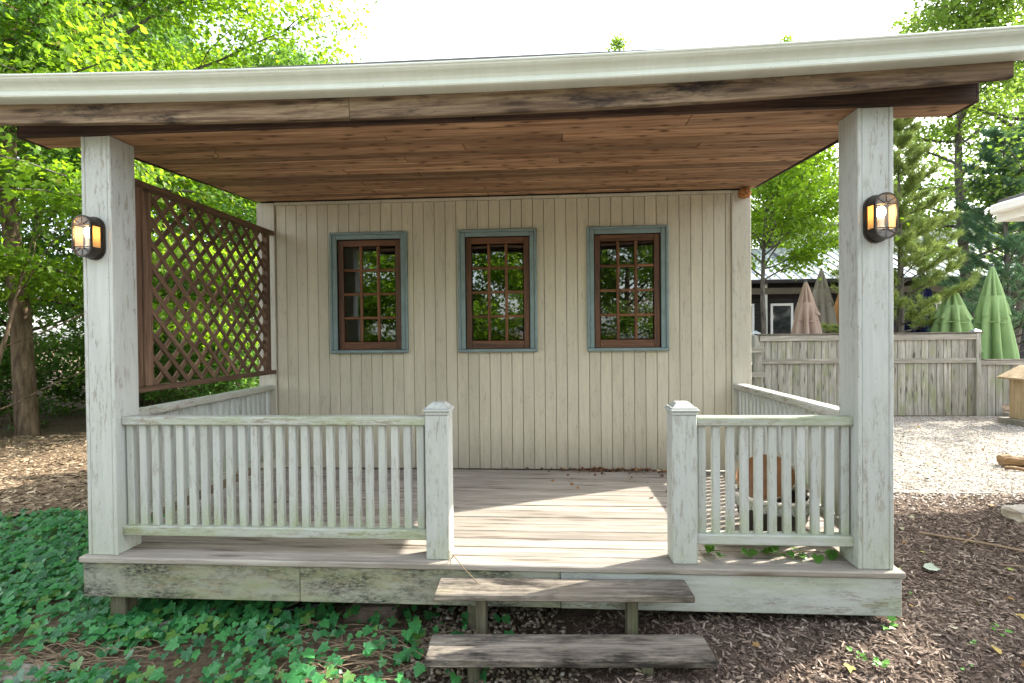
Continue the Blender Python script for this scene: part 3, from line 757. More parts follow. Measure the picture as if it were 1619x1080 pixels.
# ------------------------------------------------------------------ wall lamps
def stadium(w, h, n=10):
    r = w/2; s = h/2-r; P = []
    for i in range(n+1): a = PI*i/n; P.append((r*math.cos(a), s+r*math.sin(a)))
    for i in range(n+1): a = PI+PI*i/n; P.append((r*math.cos(a), -s+r*math.sin(a)))
    return P
def lamp(cx, cz, label):
    L = thing('wall_lamp', (cx, 0, cz), label, 'lamp', 'lit lanterns on the porch columns')
    w, h, dp = .128, .262, .098
    def prism(P, ya, yb, mb):
        n = len(P); v = [(cx+a, ya, cz+b) for a, b in P]+[(cx+a, yb, cz+b) for a, b in P]
        mb.poly(v, [tuple(range(n)), tuple(range(2*n-1, n-1, -1))]+[(i, i+n, (i+1) % n+n, (i+1) % n) for i in range(n)])
    mb = MB(); prism(stadium(w+.016, h+.016), -.004, -.018, mb); mb.build('back_plate', M_bronze, L)
    def ring(Po, Pi, ya, yb, mb):
        n = len(Po); v = []
        for P, y in ((Po, ya), (Pi, ya), (Po, yb), (Pi, yb)): v += [(cx+a, y, cz+b) for a, b in P]
        f = []
        for i in range(n):
            j = (i+1) % n
            f += [(i, j, n+j, n+i), (2*n+i, 3*n+i, 3*n+j, 2*n+j), (i, 2*n+i, 2*n+j, j), (n+i, n+j, 3*n+j, 3*n+i)]
        mb.poly(v, f)
    mb = MB(); ring(stadium(w, h), stadium(w-.018, h-.018), -dp-.006, -dp+.008, mb)
    r = w/2; s = h/2-r; n = 10
    for sg in (1, -1):
        arc = [(r*math.cos(PI*i/n), sg*(s+r*math.sin(PI*i/n))) for i in range(n+1)]
        arci = [(.955*a, sg*(s+.955*(abs(b)-s))) for a, b in arc]
        for i in range(n):
            v = [(cx+a, y, cz+b) for y in (-.018, -dp+.008) for a, b in (arc[i], arc[i+1], arci[i+1], arci[i])]
            mb.poly(v, [(0, 1, 5, 4), (3, 7, 6, 2), (0, 4, 7, 3), (1, 2, 6, 5)])
    for sx in (-1, 1):
        mb.box((cx+sx*(r-.0035)-.0035, -.03, cz-s), (cx+sx*(r-.0035)+.0035, -.018, cz+s), 0)
    mb.build('housing', M_bronze, L)
    g = MB()
    for sg in (1, -1):
        g.box((cx-w/2+.008, -dp-.004, cz+sg*s-.0022), (cx+w/2-.008, -dp+.002, cz+sg*s+.0022), 0)
        for a in (35, 90, 145):
            ca, sa = math.cos(math.radians(a)), sg*math.sin(math.radians(a))
            g.tube([(cx+ca*.012, -dp-.001, cz+sg*s+sa*.012), (cx+ca*(r-.008), -dp-.001, cz+sg*s+sa*(r-.008))], .0021, 4)
        g.tube([(cx+.014*math.cos(PI*i/6), -dp-.001, cz+sg*(s+.014*math.sin(PI*i/6))) for i in range(7)], .0021, 4)
    g.build('grille', M_bronze, L)
    for sx in (-1, 1):
        box('side_pane', (cx+sx*(r-.006)-.0012, -dp+.008, cz-s+.001), (cx+sx*(r-.006)+.0012, -.03, cz+s-.001), M_frost, L, 0)
    mb = MB(); prism(stadium(w-.02, h-.02), -dp, -dp+.002, mb); mb.build('front_pane', M_lampglass, L)
    mb = MB(); mb.lathe([(.0005, .05), (.012, .047), (.021, .036), (.025, .02), (.022, .003), (.014, -.014), (.012, -.02), (.0005, -.02)], 14, (cx, -.052, cz+.014)); mb.build('bulb', M_bulb, L, smooth=True)
    mb = MB(); mb.lathe([(.0005, 0), (.016, 0), (.016, -.04), (.02, -.045), (.02, -.06), (.0005, -.06)], 12, (cx, -.052, cz-.008)); mb.build('socket', M_whitepaint, L, smooth=False)
lamp(.092, 2.045, 'lit black lantern on the column beside the lattice'); lamp(4.896, 2.052, 'lit black lantern on the column near the plank fence')

# ------------------------------------------------------------------ things on the porch
M_potdark = plain('dark_pot', (.035, .028, .024), .5, var=.25, scale=12)
M_potrim = plain('pale_pot_rim', (.52, .50, .44), .6, var=.15, scale=14)
M_lace = plain('crackled_pale_band', (.34, .36, .33), .8, var=.6, scale=60)
M_terra = plain('terracotta_inside', (.20, .10, .042), .55, var=.2, scale=10)
M_bowlout = plain('olive_tan_glaze', (.24, .20, .125), .5, var=.25, scale=16)
pc = (4.52, .50, 0)
pot = thing('plant_pot', pc, 'dark round plant pot with pale rim standing behind the short front railing', 'plant pot')
MB().lathe([(.0005, .012), (.13, .012), (.155, .0), (.165, .012), (.160, .024), (.14, .032), (.12, .045), (.0005, .045)], 36, pc).build('foot', M_potdark, pot, smooth=True)
mb = MB()
for i in range(44):
    a = 2*PI*i/44; mb.lathe([(.0003, .0045), (.0045, 0), (.0003, -.0045)], 5, (pc[0]+.163*math.cos(a), pc[1]+.163*math.sin(a), .014))
mb.build('beading', M_potrim, pot)
MB().lathe([(.10, .045), (.175, .07), (.215, .14), (.232, .22), (.236, .275), (.222, .275), (.218, .22), (.0005, .20)], 40, pc).build('body', M_potdark, pot, smooth=True)
mb = MB(); n = 120; pr = []
for k in range(n):
    a = 2*PI*k/n; lo = .232 - .018*abs(math.sin(a*15)) - .006*abs(math.sin(a*37))
    pr.append([(pc[0]+r*math.cos(a), pc[1]+r*math.sin(a), z) for r, z in ((.2385, .275), (.241, .275), (.2375, lo), (.2345, lo))])
vs = [mb.bm.verts.new(p) for q in pr for p in q]
for k in range(n):
    for i in range(4): mb.bm.faces.new((vs[4*k+i], vs[4*k+(i+1) % 4], vs[4*((k+1) % n)+(i+1) % 4], vs[4*((k+1) % n)+i]))
mb.build('scalloped_band', M_lace, pot)
MB().lathe([(.222, .276), (.250, .276), (.262, .288), (.258, .300), (.236, .302), (.222, .292)], 40, pc).build('rim', M_potrim, pot, smooth=True)
bm_ = Matrix.Rotation(math.radians(40), 4, 'X'); bm_ = Matrix.Rotation(math.radians(-38), 4, 'Z') @ bm_
bc = Vector((4.52, .56, .315))
bowl = thing('bowl', bc, 'tilted tan bowl with orange inside lying on top of the dark plant pot', 'bowl')
MB().lathe([(.0005, 0), (.06, .0), (.12, .02), (.168, .07), (.186, .125), (.192, .127), (.191, .117)], 40, bc, bm_).build('shell', M_bowlout, bowl, smooth=True)
MB().lathe([(.0005, .012), (.06, .012), (.115, .03), (.158, .076), (.184, .126)], 40, bc, bm_).build('lining', M_terra, bowl, smooth=True)
sau = thing('saucer', (4.66, .62, .30), 'pale saucer leaning on the pot rim against the side railing', 'saucer')
MB().lathe([(.0005, 0), (.11, .0), (.15, .02), (.155, .02), (.112, -.008), (.0005, -.008)], 36, (4.69, .60, .40), Matrix.Rotation(math.radians(58), 4, 'Y')).build('plate', M_potrim, sau, smooth=True)

def hook():
    h = thing('hanging_hook', (.605, .45, 2.72), 'small wire hook with clear glass cup hanging from the ceiling', 'hook')
    c = (.605, .45)
    pts = [(c[0], c[1], 2.755), (c[0], c[1], 2.735)]+[(c[0]+.022*math.sin(a), c[1], 2.715+.020*math.cos(a)) for a in np.linspace(0, 2*PI, 14)]
    MB().tube(pts, .0018, 5).build('wire', M_bronze, h)
    MB().lathe([(.0005, -.022), (.012, -.022), (.017, .0), (.015, .0), (.011, -.018), (.0005, -.019)], 14, (c[0], c[1], 2.695)).build('cup', M_lampglass, h, smooth=True)
hook()
def nest():
    mb = MB(); bmesh.ops.create_icosphere(mb.bm, subdivisions=4, radius=.062)
    for v in mb.bm.verts:
        p = v.co*26; v.co *= 1+.22*mnoise.noise(p)+.18*mnoise.noise(p*2.4)
        v.co.z *= .85
    bmesh.ops.translate(mb.bm, vec=(4.972, D-.05, 2.795), verts=mb.bm.verts)
    t = NT('papery_nest'); n = t.noise(t.coord(), 34, 6, .7); t.bump(n, .8, .01)
    o = mb.build('wasp_nest', t.col(t.ramp(n, [(.3, (.10, .035, .012)), (.5, (.38, .15, .045)), (.7, (.55, .40, .22))]), .9), smooth=True)
    tag(o, 'small papery orange-brown wasp nest under the ceiling at the wall corner', 'wasp nest')
nest()
def dry_leaves():
    n = 230; x = np.concatenate([RNG.normal(3.55, .33, 170), RNG.uniform(3.0, 4.5, 60)]); y = np.concatenate([D-.01-np.abs(RNG.normal(0, .035, 170)), D-.02-RNG.exponential(.22, 60)])
    k = y > .8; x, y = x[k], y[k]; n = len(x)
    a = RNG.uniform(0, 2*PI, n)
    me = scatter('dry_leaves', np.c_[x, y, RNG.uniform(.004, .022, n)], np.c_[np.cos(a), np.sin(a), RNG.normal(0, .3, n)], np.c_[RNG.normal(0, .5, n), RNG.normal(0, .5, n), np.ones(n)], RNG.uniform(.018, .05, n), *LEAF8)
    t = NT('dead_leaf'); i = t.geo('Random Per Island')
    tag(ob('dry_leaves', me, t.col(t.ramp(i, [(0, (.05, .025, .012)), (.5, (.15, .065, .03)), (1, (.27, .15, .07))]), .9)), 'reddish brown dry leaves swept against the foot of the wall', 'dry leaves', kind='stuff')
dry_leaves()

# ------------------------------------------------------------------ ivy
M_ivy = leafmat('ivy_leaf', (.010, .075, .034), (.075, .31, .085), (.22, .50, .06), .30, .28, odd=((.14, .26, .04), .10), veins=True, spec=.45)
M_stem = plain('dry_stem', (.20, .145, .09), .9, var=.35, scale=20)
def ivy_patch(name, n, fn, label, smin=.02, smax=.076, lift=.06):
    P = []
    while len(P) < n:
        x, y = random.uniform(-6.2, 2.75), random.uniform(-.8, 3.3)
        if random.random() < fn(x, y): P.append((x, y))
    P = np.array(P); x, y = P.T
    z = np.array([GZ(a, b) for a, b in P]) + .02 + lift*RNG.random(n)*1.5 + .05*np.array([max(0, mnoise.noise((a*1.7, b*1.7, 4))) for a, b in P])
    a = RNG.normal(-PI/2, 1.0, n)
    nr = np.c_[RNG.normal(.05, .3, n), RNG.normal(-.40, .28, n), np.ones(n)]
    s = smin+(smax-smin)*RNG.random(n)**1.5
    me = scatter(name, np.c_[x, y, z], np.c_[np.cos(a), np.sin(a), RNG.normal(-.25, .2, n)], nr, s, IVY_T, IVY_F, IVY_UV)
    tag(ob(name, me, M_ivy), label, 'ivy', kind='stuff')
def ivy_den(x, y):
    d = 1.0
    if x > .3: d = .95 - (x-.3)*.30
    if x > 1.0 and y > .2: d *= .55
    if x > 2.2: d *= .35
    if x > .9 and y < -.05: d *= .6
    if x > -.05 and y > 1.0: d *= .25
    edge = 1.95 + wob(x) + max(0, -x-3)*.25
    if x < -.1 and y > edge: d = 0
    g = mnoise.noise((x*1.3, y*1.3, 8.2))
    if g > .12: d *= .4
    if (x-.15)**2/.5 + (y+.33)**2/.03 < 1: d *= .25
    return d
ivy_patch('ivy', 27000, ivy_den, 'dark green ivy carpeting the ground before and beside the porch')
def straw():
    mb = MB()
    for i in range(420):
        r = random.random()
        if r < .4: x, y = random.gauss(.0, .3), random.gauss(-.36, .10)
        elif r < .85: x, y = random.uniform(1.2, 2.5), random.uniform(-.7, .1)
        else: x, y = random.uniform(3.0, 3.7), random.uniform(-.6, -.2)
        L = random.uniform(.06, .32); a = random.uniform(-.5, .5) if random.random() < .75 else random.uniform(0, PI)
        z = GZ(x, y)+random.uniform(.01, .05); h = random.uniform(0, .035)
        p = [(x+L*t*math.cos(a)+random.gauss(0, .006), y+L*t*math.sin(a)+random.gauss(0, .006), z+h*math.sin(PI*t)) for t in (0, .35, .7, 1)]
        mb.tube(p, random.uniform(.0012, .0032), 3, False)
    tag(mb.build('dry_twigs', M_stem), 'tangled tan dry twigs and vine stems among the ivy', 'twigs', kind='stuff')
straw()
def sprig():
    s = thing('ivy_sprig', (4.35, .16, 0), 'green ivy sprig trailing over the deck under the short railing', 'ivy')
    pts = [(4.05, .21, .008), (4.22, .19, .014), (4.40, .17, .010), (4.55, .2, .016), (4.70, .23, .010)]
    MB().tube(pts, .003, 5).build('stem', M_stem, s)
    n = 26; P = []
    for i in range(n):
        x = random.choice([4.02+random.gauss(0, .02), random.uniform(4.2, 4.75), random.uniform(4.25, 4.65)]); P.append((x, .16+random.gauss(0, .04), .02+random.random()*.03))
    P = np.array(P); P[:, 1] = np.clip(P[:, 1], .03, .3)
    a = RNG.uniform(-2.6, -.4, n)
    me = scatter('leaf', P, np.c_[np.cos(a), np.sin(a), RNG.normal(0, .3, n)], np.c_[RNG.normal(0, .3, n), RNG.normal(-.5, .3, n), np.ones(n)], RNG.uniform(.04, .075, n), IVY_T, IVY_F, IVY_UV)
    ob('leaves', me, M_ivy2, s)
M_ivy2 = leafmat('young_ivy_leaf', (.05, .16, .025), (.09, .24, .035), (.18, .40, .04), .4, .35, veins=True)
sprig()
tw = MB()
tw.tube([(2.37, .03, .004), (2.40, -.03, .05), (2.46, -.10, .02), (2.56, -.14, -.06), (2.63, -.15, -.092)], .0028, 5)
tw.tube([(2.385, .0, .03), (2.375, -.05, .09), (2.39, -.09, .05), (2.40, -.1, -.02)], .002, 5)
tag(tw.build('twig', M_stem), 'thin bent dry twig curling down beside the left newel post', 'twig')
def weed(name, x, y, z, n, s, label, mat=None):
    t = thing(name, (x, y, z), label, 'weed', 'small weeds in the dark mulch')
    a = RNG.uniform(0, 2*PI, n); rad = RNG.uniform(.0, .035, n)
    P = np.c_[x+rad*np.cos(a), y+rad*np.sin(a), z+RNG.uniform(.012, .05, n)]
    me = scatter('leaves', P, np.c_[np.cos(a), np.sin(a), RNG.uniform(.1, .6, n)], np.c_[RNG.normal(0, .3, n), RNG.normal(-.3, .3, n), np.ones(n)], RNG.uniform(.6, 1, n)*s, *LEAF8)
    ob('leaves', me, mat or M_ivy2, t)
    MB().tube([(x, y, z-.02), (x+.004, y, z+.03)], .002, 4).build('stem', M_stem, t)
for i, (x, y, s, n, lb) in enumerate(((4.62, -.30, .04, 5, 'small bright weed in mulch, left of the pair before the skirt'), (4.70, -.37, .045, 7, 'tufted bright weed in mulch before the right end of the skirt'), (5.6, .02, .04, 6, 'single bright green weed far out in the right mulch'),
                                    (5.28, -.18, .025, 4, 'tiny pale seedling in mulch right of the skirt'), (5.12, -.36, .025, 4, 'tiny green seedling nearest the camera in right mulch'), (4.93, -.05, .08, 3, 'broad-leaved green ivy sprout at the right skirt corner'), (5.45, .55, .025, 3, 'faint green seedling pair in the middle of the mulch'))):
    weed('weed', x, y, mulch_z(x, y)+.006, n, s, lb)
fl = scatter('leaf', np.array([(5.85, .98, mulch_z(5.85, .98)+.02)]), np.array([(1, -.25, 0)]), np.array([(0, -.2, 1.)]), np.array([.13]), *LEAF8)
tag(ob('fallen_leaf', fl, plain('pale_dead_leaf', (.36, .42, .33), .8, var=.2)), 'pale grey-green fallen leaf lying flat on the dark mulch', 'leaf')
for nm, pts, r, lb in (('stick', [(6.35, 1.75, 0), (6.7, 1.45, .015), (7.2, 1.1, .01), (7.6, .95, .02)], .011, 'long thin tan stick lying on the shaded mulch'), ('stick', [(6.55, 1.5, .01), (6.75, 1.62, .02), (6.9, 1.78, .03)], .006, 'short forked twig crossing the long tan stick on mulch'), ('stick', [(6.5, 1.1, 0), (6.8, 1.02, .01), (7.0, .86, .01)], .006, 'short brown twig below the long tan stick on mulch')):
    tag(MB().tube([(x, y, mulch_z(x, y)+.012+z) for x, y, z in pts], [r, r*.9, r*.7, r*.5][:len(pts)], 6).build(nm, plain('stick_wood', (.28, .20, .13), .85, var=.3, scale=25)), lb, 'stick')
def rock(name, c, d, mat, label, seed=0, cat='stone', rot=0):
    mb = MB(); bmesh.ops.create_icosphere(mb.bm, subdivisions=4, radius=1)
    R_ = Matrix.Rotation(rot, 3, 'Z')
    for v in mb.bm.verts:
        p = v.co.copy(); q = Vector([math.copysign(abs(a)**.45, a) for a in p]); q *= 1+.20*mnoise.noise(p*1.6+Vector((seed, 0, 0)))+.09*mnoise.noise(p*5+Vector((seed, 3, 0)))
        v.co = R_ @ Vector((q.x*d[0]/2, q.y*d[1]/2, q.z*d[2]/2)) + Vector(c)
    return tag(mb.build(name, mat, smooth=True), label, cat)
M_stone = plain('pale_flagstone', (.40, .37, .32), .9, var=.22, scale=14, bump=.5)
M_rock2 = plain('grey_stone', (.24, .225, .19), .95, var=.35, scale=18, bump=.8)
M_rock = plain('brown_stone', (.13, .095, .075), .9, var=.3, scale=12, bump=.6)
rock('flat_stone', (7.78, 2.14, -.395), (.62, .30, .13), M_stone, 'flat pale flagstone lying on mulch at the gravel edge', 1)
rock('buried_stone', (1.80, .30, -.50), (.36, .22, .17), M_rock, 'brown half-buried rock under the porch skirt', 5)
rock('buried_stone', (-.02, -.44, -.505), (.40, .15, .09), M_rock2, 'pale grey stone half hidden in ivy before the left porch post', 9)
for c, L, r, rz, lb in (((9.42, 4.22, -.37), .55, .075, -.1, 'short brown split log lying on the pale gravel'), ((9.3, 3.98, -.425), .55, .022, -.28, 'thin split stick beside the log on the pale gravel')):
    mb = MB(); n = 12; Rm = Matrix.Rotation(rz, 3, 'Z'); pts = []; rr = []
    for i in range(7):
        t = i/6-.5; pts.append(Vector(c)+Rm @ Vector((t*L, 0, .01*math.sin(i*1.7)))); rr.append(r*(1+.10*math.sin(i*2.1)))
    mb.tube(pts, rr, n)
    tag(mb.build('log', wood('log_bark_%d' % round(L*r*1e4), (.12, .07, .035), (.36, .24, .13), 0, across=14, bump=1)), lb, 'log')
M_scrap = wood('scrap_board', (.14, .12, .10), (.38, .33, .28), 0, vary=.3)
for i, (x, y, z, L, w, rz, ry, lb) in enumerate(((.62, .10, -.445, .36, .09, .55, -.12, 'pale scrap board poking out of ivy under the left skirt'), (1.08, .36, -.43, .5, .07, .75, -.15, 'grey scrap board under the skirt left of the brown rock'), (.92, .24, -.45, .16, .07, -.3, .05, 'short pale board offcut lying in the ivy under the porch'), (1.2, .30, -.44, .45, .04, .7, -.1, 'narrow grey batten lying under the skirt near the brown rock'))):
    o = ob('scrap_board', boxmesh((L, w, .022), M_scrap, .003), None, None, (x, y, z), (0, ry, rz)); tag(o, lb, 'board', 'scrap boards under the porch')
o = MB().tube([(.95, .12, -.45), (1.15, .18, -.445), (1.4, .30, -.45)], .02, 10).build('black_pipe', plain('black_plastic', (.012, .012, .013), .45)); tag(o, 'black plastic pipe lying among ivy and scrap boards under the porch', 'pipe')

# ------------------------------------------------------------------ plank fence
FY = 8.6
fence = thing('plank_fence', (10, FY, -.45), 'grey weathered plank fence with mossy boards behind the gravel', 'fence')
x = 7.70
while x < 12.27:
    w = random.uniform(.140, .175)
    box('board', (x, FY+random.uniform(0, .006), -.44), (min(x+w, 12.29)-.012, FY+.028, 1.345), M_fenceb, fence, .003); x += w
x = 12.36
while x < 15.6:
    w = random.uniform(.150, .175); z0 = -.46 if x < 12.75 else -.20
    box('board', (x, FY+random.uniform(0, .006), z0), (x+w-.012, FY+.028, .745), M_fenceb, fence, .003); x += w
for x0, x1, z0, z1 in ((7.72, 12.30, 1.215, 1.335), (7.72, 12.26, .71, .815), (12.36, 15.7, .655, .755)):
    box('fence_rail', (x0, FY-.042, z0), (x1, FY-.003, z1), M_fencer, fence, .004)
box('fence_cap', (7.66, FY-.055, 1.347), (12.40, FY+.085, 1.375), M_fencecap, fence, .004)
box('fence_cap', (12.44, FY-.05, .757), (15.7, FY+.08, .78), M_fencecap, fence, .004)
for x in (12.262, 7.60):
    box('post', (x, FY-.05, -.55), (x+.092, FY+.07, 1.345), M_fenceb, fence, .004)
M_cap = plain('galvanised_cap', (.42, .47, .52), .4, metal=.5)
for x, z in ((12.29, 1.376), (7.66, 1.376)):
    w = .075; mb = MB(); q = [(x-w, FY-w+.02, z), (x+w, FY-w+.02, z), (x+w, FY+w+.02, z), (x-w, FY+w+.02, z), (x-w, FY-w+.02, z+.02), (x+w, FY-w+.02, z+.02), (x+w, FY+w+.02, z+.02), (x-w, FY+w+.02, z+.02), (x, FY+.02, z+.075)]
    mb.poly(q, [(3, 2, 1, 0), (0, 1, 5, 4), (1, 2, 6, 5), (2, 3, 7, 6), (3, 0, 4, 7), (4, 5, 8), (5, 6, 8), (6, 7, 8), (7, 4, 8)]); mb.build('post_cap', M_cap, fence)
gate = thing('gate_post', (7.3, 8.2, -.45), 'dark wooden gate post with crosspieces at the left end of the plank fence', 'post')
box('post', (7.20, 8.05, -.5), (7.30, 8.15, 1.44), M_groundpost, gate, .004)
for z in (-.05, .45, .98): box('crosspiece', (7.30, 8.12, z), (7.64, 8.16, z+.11), M_fencer, gate, .003)
box('brace', (7.50, 8.165, -.45), (7.60, 8.2, 1.1), M_fenceb, gate, .003)
o = box('landscape_timber', (12.75, 8.35, -.47), (14.4, 8.50, -.35), M_fencer); tag(o, 'pale timber edging beam at the foot of the low fence', 'timber')
# little roofed box at the right edge
bh = thing('little_house_box', (12.5, 7.5, -.45), 'small pale wooden box with overhanging roof at the gravel edge', 'wooden box')
M_newwood = wood('fresh_pine', (.36, .26, .15), (.60, .48, .32), 2, vary=.1)
M_newwoodx = wood('fresh_pine_roof', (.34, .25, .15), (.58, .46, .31), 0, vary=.1)
box('wall', (12.2, 7.3, -.34), (12.8, 7.7, .50), M_newwood, bh, .004)
for sx in (-1, 1):
    mb = MB(); a = math.radians(28)*sx; m = Matrix.Translation((12.5, 7.5, .69)) @ Matrix.Rotation(a, 4, 'Y')
    mb.box((min(0, sx*.5), -.3, -.02), (max(0, sx*.5), .3, .02), .003, m); mb.build('roof_board', M_newwoodx, bh)
mb = MB(); mb.poly([(12.2, 7.31, .5), (12.8, 7.31, .5), (12.5, 7.31, .66), (12.2, 7.69, .5), (12.8, 7.69, .5), (12.5, 7.69, .66)], [(0, 1, 2), (5, 4, 3), (0, 2, 5, 3), (1, 4, 5, 2), (0, 3, 4, 1)]); mb.build('gable', M_newwood, bh)
box('base', (12.05, 7.2, -.46), (12.95, 7.8, -.34), M_fencer, bh, .005)

# ------------------------------------------------------------------ closed parasols
def parasol(x, y, ztop, h, r, color, label, seed, cap=(.06, .065, .07)):
    rs = random.Random(seed)
    g = NT('parasol_cloth_%d' % seed); w = g.noise(g.mapping(g.coord(), (1, 1, .3)), 7, 4)
    mt = g.col(g.mix(g.mr(w, .3, .7), tuple(c*.85 for c in color), color), .85, .15)
    U = thing('parasol', (x, y, -.5), label, 'parasol', 'closed parasols behind the fence')
    MB().tube([(x, y, -.5), (x, y, ztop)], .024, 10).build('pole', M_bronze, U)
    MB().lathe([(.0005, .055), (.018, .05), (.03, .03), (.035, 0), (.035, -.05), (.0005, -.05)], 12, (x, y, ztop)).build('finial', plain('parasol_cap_%d' % seed, (.06, .065, .07), .5), U, smooth=True)
    n = 96; ph = [rs.uniform(-.25, .25) for _ in range(8)]; am = [rs.uniform(.75, 1.25) for _ in range(8)]
    def layer(z0, z1, r0, r1, pleat, hem, name, pw=1.0, rows=16):
        mb = MB(); rings = []
        for i in range(rows+1):
            t = i/rows; ring = []
            for k in range(n):
                a = 2*PI*k/n; gi = k*8//n; u = (k*8/n) % 1
                fold = (abs(math.sin(PI*u+ph[gi]*t)))**.9
                rr = r0+(r1-r0)*t**pw
                rr *= 1 + .10*t*mnoise.noise((math.cos(a)*2.2+seed, math.sin(a)*2.2, t*2.5)) + .05*t*mnoise.noise((math.cos(a)*6+seed, math.sin(a)*6, t*4)) - pleat*min(1, t*2.5)*(1-fold)*am[gi] + .05*math.sin(a*3+seed)*t + .035*math.sin(a*21+seed+3*t)*t
                z = z0+(z1-z0)*t - hem*t*fold*am[gi] + .3*hem*t*math.sin(a*2+seed)
                ring.append(mb.bm.verts.new((x+rr*math.cos(a), y+rr*math.sin(a), z)))
            rings.append(ring)
        for q, w_ in zip(rings, rings[1:]):
            for k in range(n): mb.bm.faces.new((q[k], q[(k+1) % n], w_[(k+1) % n], w_[k]))
        mb.build(name, mt, U, smooth=True)
    layer(ztop, ztop-.45*h, .035, r*.68, .60, .085*h, 'upper_flounce', .9)
    layer(ztop-.30*h, ztop-.97*h, r*.42, r, .60, .07*h, 'lower_canopy', .85)
    MB().tube([(x+.60*r*math.cos(a), y+.60*r*math.sin(a), ztop-.57*h+.02*math.sin(5*a)) for a in np.linspace(0, 2*PI, 25)], .012, 6).build('tie_strap', mt, U)
parasol(9.66, 10.5, 2.69, 1.75, .43, (.46, .34, .28), 'dusty pink closed parasol behind the fence', 3)
parasol(10.62, 11.6, 3.12, 1.75, .43, (.30, .27, .23), 'grey-beige closed parasol right behind the dusty pink one', 4)
parasol(11.62, 12.4, 2.75, 1.5, .36, (.48, .24, .09), 'tan orange closed parasol half hidden by the right column', 5)
parasol(13.55, 12, 3.1, 1.85, .50, (.008, .012, .05), 'navy blue closed parasol behind the pine branches', 6)
parasol(12.86, 10, 2.49, 1.55, .55, (.24, .36, .15), 'smaller green closed parasol rising behind the fence corner', 7)
parasol(13.77, 10, 2.95, 2.38, .52, (.25, .38, .16), 'tall green closed parasol hanging over the low fence', 8)

# ------------------------------------------------------------------ house behind the fence
M_darksiding = plain('black_brown_siding', (.022, .019, .02), .7, var=.2)
M_metalroof = plain('pale_metal_roof', (.42, .46, .50), .42, metal=.25, var=.08, scale=3)
M_slate = plain('blue_grey_shingle', (.10, .12, .16), .85, var=.35, scale=40)
def house():
    H = thing('house', (15, 20, -.5), 'long dark-sided house with pale ribbed metal roof beyond the fence', 'house')
    box('wall', (9.2, 18.6, -.5), (26, 24, 3.45), M_darksiding, H, 0)
    for i in range(22):
        box('siding_board', (9.2, 18.565-.0, -.4+i*.17), (26, 18.598, -.4+i*.17+.155), M_darksiding, H, .01)
    x0, x1, y0, y1, z0, z1 = 8.6, 26.5, 18.0, 21.6, 3.55, 5.35
    mb = MB(); v = [(x0, y0, z0), (x1, y0, z0), (x1, y1, z1), (x0, y1, z1)]; v += [(a, b, c-.09) for a, b, c in v]
    mb.poly(v, [(0, 1, 2, 3), (7, 6, 5, 4), (0, 4, 5, 1), (1, 5, 6, 2), (2, 6, 7, 3), (3, 7, 4, 0)]); rf = mb.build('roof', M_metalroof, H)
    mb = MB(); v = [(x0, y1, z1), (x1, y1, z1), (x1, y1+3.6, z0), (x0, y1+3.6, z0)]; v += [(a, b, c-.09) for a, b, c in v]
    mb.poly(v, [(0, 1, 2, 3), (7, 6, 5, 4), (0, 4, 5, 1), (1, 5, 6, 2), (2, 6, 7, 3), (3, 7, 4, 0)]); mb.build('rear_roof', M_metalroof, H)
    sl = (z1-z0)/(y1-y0); L = math.hypot(y1-y0, z1-z0); a = math.atan(sl)
    sm = boxmesh((.035, L, .035), M_metalroof, 0)
    for i in range(44):
        ob('seam', sm, None, rf, (x0+.2+i*.4, (y0+y1)/2, (z0+z1)/2+.02), (a, 0, 0))
    ob('skylight', boxmesh((1.5, .9, .16), plain('skylight_frame', (.16, .18, .2), .4), .01), None, rf, (14.0, 20.3, z0+sl*2.3+.09), (a, 0, 0))
    box('eave_gutter', (x0, 17.9, 3.38), (x1, 18.0, 3.52), M_darksiding, H, .01)
    M_wf = M_whitepaint
    for xa, xb in ((10.75, 11.55), (12.2, 13.1), (13.3, 14.2), (16.2, 17.0), (18.6, 19.6), (19.8, 20.8)):
        w = MB()
        for lo, hi in (((xa, 18.50, .1), (xa+.09, 18.57, 2.6)), ((xb-.09, 18.50, .1), (xb, 18.57, 2.6)), ((xa+.09, 18.50, 2.5), (xb-.09, 18.57, 2.6)), ((xa+.09, 18.50, .1), (xb-.09, 18.57, .2))): w.box(lo, hi, .005)
        wo = w.build('window', M_wf, H); box('pane', (xa+.09, 18.535, .2), (xb-.09, 18.545, 2.5), M_glasshouse, wo, 0)
    for xx in (11.75, 15.0, 18.0): box('porch_post', (xx, 18.1, -.5), (xx+.16, 18.26, 3.4), plain('post_grey', (.46, .47, .42), .7), H, .01)
    box('beam', (9.2, 18.08, 2.95), (26, 18.28, 3.2), M_sheath, H, .01)
M_glasshouse = plain('dark_house_glass', (.01, .013, .016), .08, spec=.6)
house()
def house2():
    H = thing('gabled_house', (24, 27, -.5), 'taller house with blue-grey shingle roof half hidden by trees', 'house')
    box('wall', (18, 27, -.5), (30, 34, 4.6), M_darksiding, H, 0)
    mb = MB(); v = [(17.2, 26.2, 4.5), (31, 26.2, 4.5), (31, 30.5, 8.4), (17.2, 30.5, 8.4)]; v += [(a, b, c-.2) for a, b, c in v]
    mb.poly(v, [(0, 1, 2, 3), (7, 6, 5, 4), (0, 4, 5, 1), (1, 5, 6, 2), (2, 6, 7, 3), (3, 7, 4, 0)]); mb.build('roof', M_slate, H)
    mb = MB(); v = [(17.2, 30.5, 8.4), (31, 30.5, 8.4), (31, 34.8, 4.5), (17.2, 34.8, 4.5)]; v += [(a, b, c-.2) for a, b, c in v]
    mb.poly(v, [(0, 1, 2, 3), (7, 6, 5, 4), (0, 4, 5, 1), (1, 5, 6, 2), (2, 6, 7, 3), (3, 7, 4, 0)]); mb.build('rear_roof', M_slate, H)
house2()
